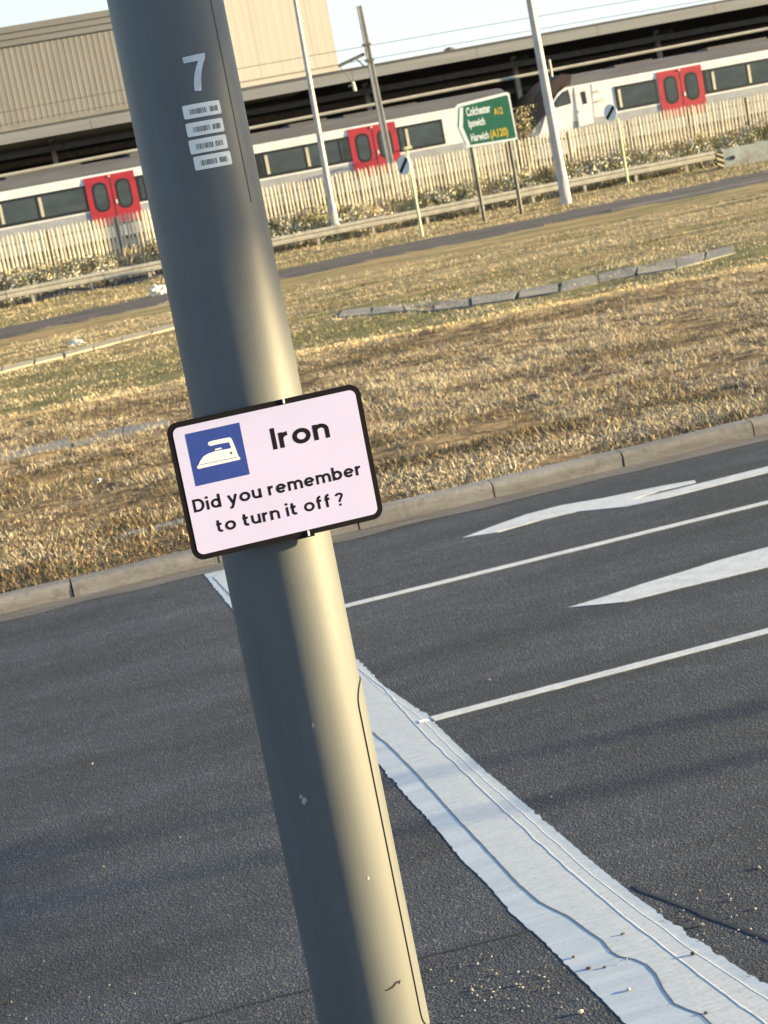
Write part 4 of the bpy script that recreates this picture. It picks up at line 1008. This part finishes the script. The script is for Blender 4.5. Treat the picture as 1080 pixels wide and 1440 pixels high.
window(vx(866, 140), vx(925, 130), t2, pillars=(vx(872, 140),), divs=(vx(870, 140),))
doors(38.28, 40.72, t2)
window(vx(989, 115), vx(1110, 90), t2, pillars=(vx(1003, 112), vx(1053, 100)), divs=(vx(1000, 112), vx(1049, 100)))
doors(48.0, 50.4, t2)
skew_panel(XN+.0, XE, 4.62, 4.86, .012, .01).build('cant_rail_stripe', m_train, t2)
# roof equipment in rows
for t, a, c in ((t1, -12, TE-3), (t2, XN+3, XE-3)):
    x = a
    while x < c:
        w = random.uniform(1.5, 4.0); b = MB(); b.box(x, x+w, TY+.75, TY+2.05, 5.38, 5.48+random.uniform(.05, .16)); b.build('roof_unit', m_roof, t, bevel=.03); x += w+random.uniform(.8, 3)

# ------------------------------------------------------------------ station: canopy, platform, beams
st = thing('station_canopy', (40, 94, 1.5), 'long low station canopy with pale fascia and a deep dark underside', 'building')
b = MB()   # fascia, rising gently to the right
def fz(x): return 7.80+.0055*max(0, x-18)
N_ = 26; xs2 = frange(-30, 140, N_)
for i in range(N_-1):
    x0, x1 = xs2[i]+.01, xs2[i+1]-.01
    b = MB(); b.add([(x0, 94, fz(x0)-.50), (x1, 94, fz(x1)-.50), (x1, 94, fz(x1)), (x0, 94, fz(x0)), (x0, 94.12, fz(x0)-.50), (x1, 94.12, fz(x1)-.50), (x1, 94.12, fz(x1)), (x0, 94.12, fz(x0))],
                    [(0,1,2,3),(5,4,7,6),(0,4,5,1),(3,2,6,7),(1,5,6,2),(4,0,3,7)]); b.build('fascia_panel', m_canf, st)
b = MB(); b.add([(-30, 94.1, fz(-30)-.02), (140, 94.1, fz(140)-.02), (140, 110, fz(140)+.5), (-30, 110, fz(-30)+.5), (-30, 94.1, fz(-30)-.25), (140, 94.1, fz(140)-.25), (140, 110, fz(140)+.25), (-30, 110, fz(-30)+.25)],
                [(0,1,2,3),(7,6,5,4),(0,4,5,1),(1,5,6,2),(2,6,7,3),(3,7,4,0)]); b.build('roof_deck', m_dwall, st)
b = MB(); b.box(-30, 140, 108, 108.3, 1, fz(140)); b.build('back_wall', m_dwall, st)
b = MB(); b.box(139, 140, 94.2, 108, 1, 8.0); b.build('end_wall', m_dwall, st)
b = MB(); b.box(-30, 140, 93.3, 108, 1.2, 2.5); b.build('platform', m_kerb, st)
for i in range(15):
    x = -8+i*8.6; b = MB(); b.box(x-.12, x+.12, 99.2, 99.44, 2.5, 7.4); b.build('column', m_mast, st)
    b = MB(); b.box(x-.08, x+.08, 97.2, 107.8, 6.95, 7.25); b.build('rafter', m_post, st)
for y, z, m in ((97, 6.7, m_post), (101, 6.4, m_rail), (105, 5.6, m_post)):
    b = MB(); b.box(-30, 139, y, y+.2, z, z+.3); b.build('girder', m, st)
cx = vx(632, 72, 95.0); b = MB(); n = 10
b.tube([(cx, 95, fz(cx)), (cx, 95, fz(cx)+.18), (cx, 95, fz(cx)+.3), (cx, 95, fz(cx)+.36)], [.34, .36, .24, .02], 14); b.build('roof_vent', m_post, st, smooth=True)
b = MB(); pts = []
for x in frange(-30, 120, 60): pts.append((x, 92, 5.75+.0085*max(0, x-6)))
b.tube(pts, .085, 8); tag(b.build('overhead_pipe', m_beam), 'pale horizontal pipe running above the train roofs', 'pipe')
b = MB(); A_ = V(772, 84, 91.5); B_ = V(781, 112, 91.5); b.tube([(A_.x, 91.5, A_.z), (A_.x, 91.5, 1.4)], .08, 8); tag(b.build('thin_post', m_beam), 'thin pale post beside the pipe above the right train cab', 'post')
# lit foliage seen in the gap between the two trains
tb = thing('bush', (vx(733, 155, 86), 86, 1.4), 'sunlit straw coloured bush in the gap between the trains', 'bush')
V_ = []; F_ = []
for i in range(900):
    c = Vector((random.gauss(vx(731, 155, 86), .33), 86+random.gauss(0, .3), 1.4+min(2.9, abs(random.gauss(1.9, .7))))); s = random.uniform(.03, .07)
    a = Vector((random.gauss(0, 1), random.gauss(0, 1), random.gauss(0, 1))).normalized(); d = a.orthogonal().normalized(); e = a.cross(d); b0 = len(V_)
    V_ += [c-d*s, c+e*s, c+d*s, c-e*s]; F_.append((b0, b0+1, b0+2, b0+3))
b = MB(); b.add(V_, F_); b.build('foliage', m_leaf3, tb, fix=False)
b = MB(); b.tube([(vx(733, 155, 86), 86, 1.2), (vx(733, 155, 86)+.05, 86, 3)], [.06, .03], 8); b.build('stem', m_rail, tb)

# ------------------------------------------------------------------ big building on the left
WY = 96.0
bd = thing('warehouse', (10, WY, 1.5), 'large beige metal clad warehouse at the upper left with grey roof edge', 'building')
XL, XM, XR = -35.0, 17.2, 24.2
# panels of vertical ribbed cladding on the lower wing
def ribbed(x0, x1, z0, z1, y, m, parent, pitch=.30, d=.006, name='wall_panel'):
    b = MB(); x = x0; vs = []; prof = []
    while x < x1-.01:
        prof += [(x, 0), (x+pitch*.55, 0), (x+pitch*.65, -d), (x+pitch*.9, -d)]; x += pitch
    prof = [(min(px, x1), py) for px, py in prof]+[(x1, 0)]
    n = len(prof); vs = [(px, y+py, z) for z in (z0, z1) for px, py in prof]
    b.add(vs, [(i, i+1, n+i+1, n+i) for i in range(n-1)]); return b.build(name, m, parent, fix=False)
x = XL
while x < XM-.1:
    x1 = min(x+3.0, XM); ribbed(x+.004, x1-.004, 8.25, 12.05, WY, m_clad, bd); x = x1
x = XM
while x < XR-.1:
    x1 = min(x+2.9, XR); ribbed(x+.003, x1-.003, 8.45, 22, WY-.4, m_clad_sunlit, bd, .45, .0015); x = x1
b = MB(); b.box(XL, XM, WY+.05, WY+22, 7.4, 12.0); b.build('wing_core', m_clad, bd)
b = MB(); b.box(XM, XR, WY-.36, WY+22, 7.85, 22); b.build('tower_core', m_clad_sunlit, bd)
for i, (z0, z1, dd) in enumerate(((12.05, 12.36, .10), (12.37, 12.67, .16), (12.68, 13.0, .22))):
    b = MB(); b.box(XL, XM-.02, WY-dd, WY+.3, z0, z1); b.build('roof_edge', m_fasc, bd, bevel=.01)
b = MB(); b.box(XL, XM-.02, WY-.16, WY+.05, 7.42, 8.05); b.build('base_trim', m_trim, bd)
b = MB(); b.box(XL, XM-.02, WY-.09, WY+.05, 8.06, 8.24); b.build('drip_rail', m_clad, bd)
b = MB(); b.box(XM, XR, WY-.50, WY-.36, 7.92, 8.30); b.build('base_trim', m_clad_sunlit, bd)
b = MB(); b.box(XM, XR, WY-.44, WY-.36, 8.33, 8.44); b.build('drip_rail', m_clad_sunlit, bd)
b = MB(); b.box(XL, XR, WY+14, WY+14.3, 1, 7.5); b.build('rear_wall', m_dwall, bd)

# ------------------------------------------------------------------ beyond the right edge: a tree that shades the upper part of the column, and a sign on two posts, both added and unseen
SD = 25.0
lz = on_pole(385, 470)[1]+SD*math.tan(SUN_EL)+.31
c0 = PB+Vector((math.cos(SUN_AZ), math.sin(SUN_AZ), 0))*SD
tr = thing('shade_tree', (c0.x, c0.y, 0), 'broad leafy tree added outside the picture to shade the upper column', 'shade_tree')  # added out of view so its crown shades the upper shaft
V_ = []; F_ = []
trng = random.Random(5)
for i in range(7000):
    while True:
        q = Vector((trng.uniform(-1, 1), trng.uniform(-1, 1), trng.uniform(0, 1)))
        if q.length < 1 and nz(q.x*2, q.y*2, q.z*2+4) > -.28: break
    c = c0+Vector((q.x*3.2, q.y*3.2, lz+q.z*4.6-.12*abs(nz(q.x*3, q.y*3, 1)))); s_ = trng.uniform(.07, .15)
    a = Vector((trng.gauss(0, 1), trng.gauss(0, 1), trng.gauss(0, 1))).normalized(); d = a.orthogonal().normalized(); e = a.cross(d); b0 = len(V_)
    V_ += [c-d*s_*1.2, c+e*s_*.8, c+d*s_*1.2, c-e*s_*.8]; F_.append((b0, b0+1, b0+2, b0+3))
b = MB(); b.add(V_, F_); b.build('crown', m_leaf, tr, fix=False)
b = MB(); tx_ = c0+Vector((0, -2.2, 0)); b.tube([tx_-UP*.2, tx_+UP*2.5, c0+UP*(lz+.6), c0+UP*(lz+3)], [.22, .17, .12, .04], 12); b.build('trunk', m_rail, tr, smooth=True)
for k in range(6):
    a = k*1.05; b = MB(); b.tube([c0+UP*(lz+.4+.2*k), c0+Vector((math.cos(a)*1.2, math.sin(a)*1.2, lz+1.2+.2*k)), c0+Vector((math.cos(a)*2.5, math.sin(a)*2.5, lz+1.8+.25*k))], [.07, .045, .015], 8); b.build('limb', m_rail, tr)
rs = thing('shadow_sign', (20, 2.9, 0), 'plain grey sign on two posts added outside the picture for its shadow bands on the road', 'sign')  # added out of view; its posts lay faint shadow bands across the road
tz = math.tan(SUN_AZ)
for xx, (ax, ay) in ((20.0, (.98, 6.90)), (20.2, (.86, 6.35))):
    yy = ay+(xx-ax)*tz; b = MB(); b.tube([(xx, yy, -.1), (xx, yy, 3.4)], .030, 12); b.build('post', m_post, rs)
b = MB(); yb = 6.35+(20.2-.86)*tz; b.box(19.9, 19.93, yb-.3, yb+.9, 2.9, 3.6); b.build('panel', m_col, rs)

print('tris', sum(len(o.data.polygons) for o in bpy.data.objects if o.type == 'MESH'))
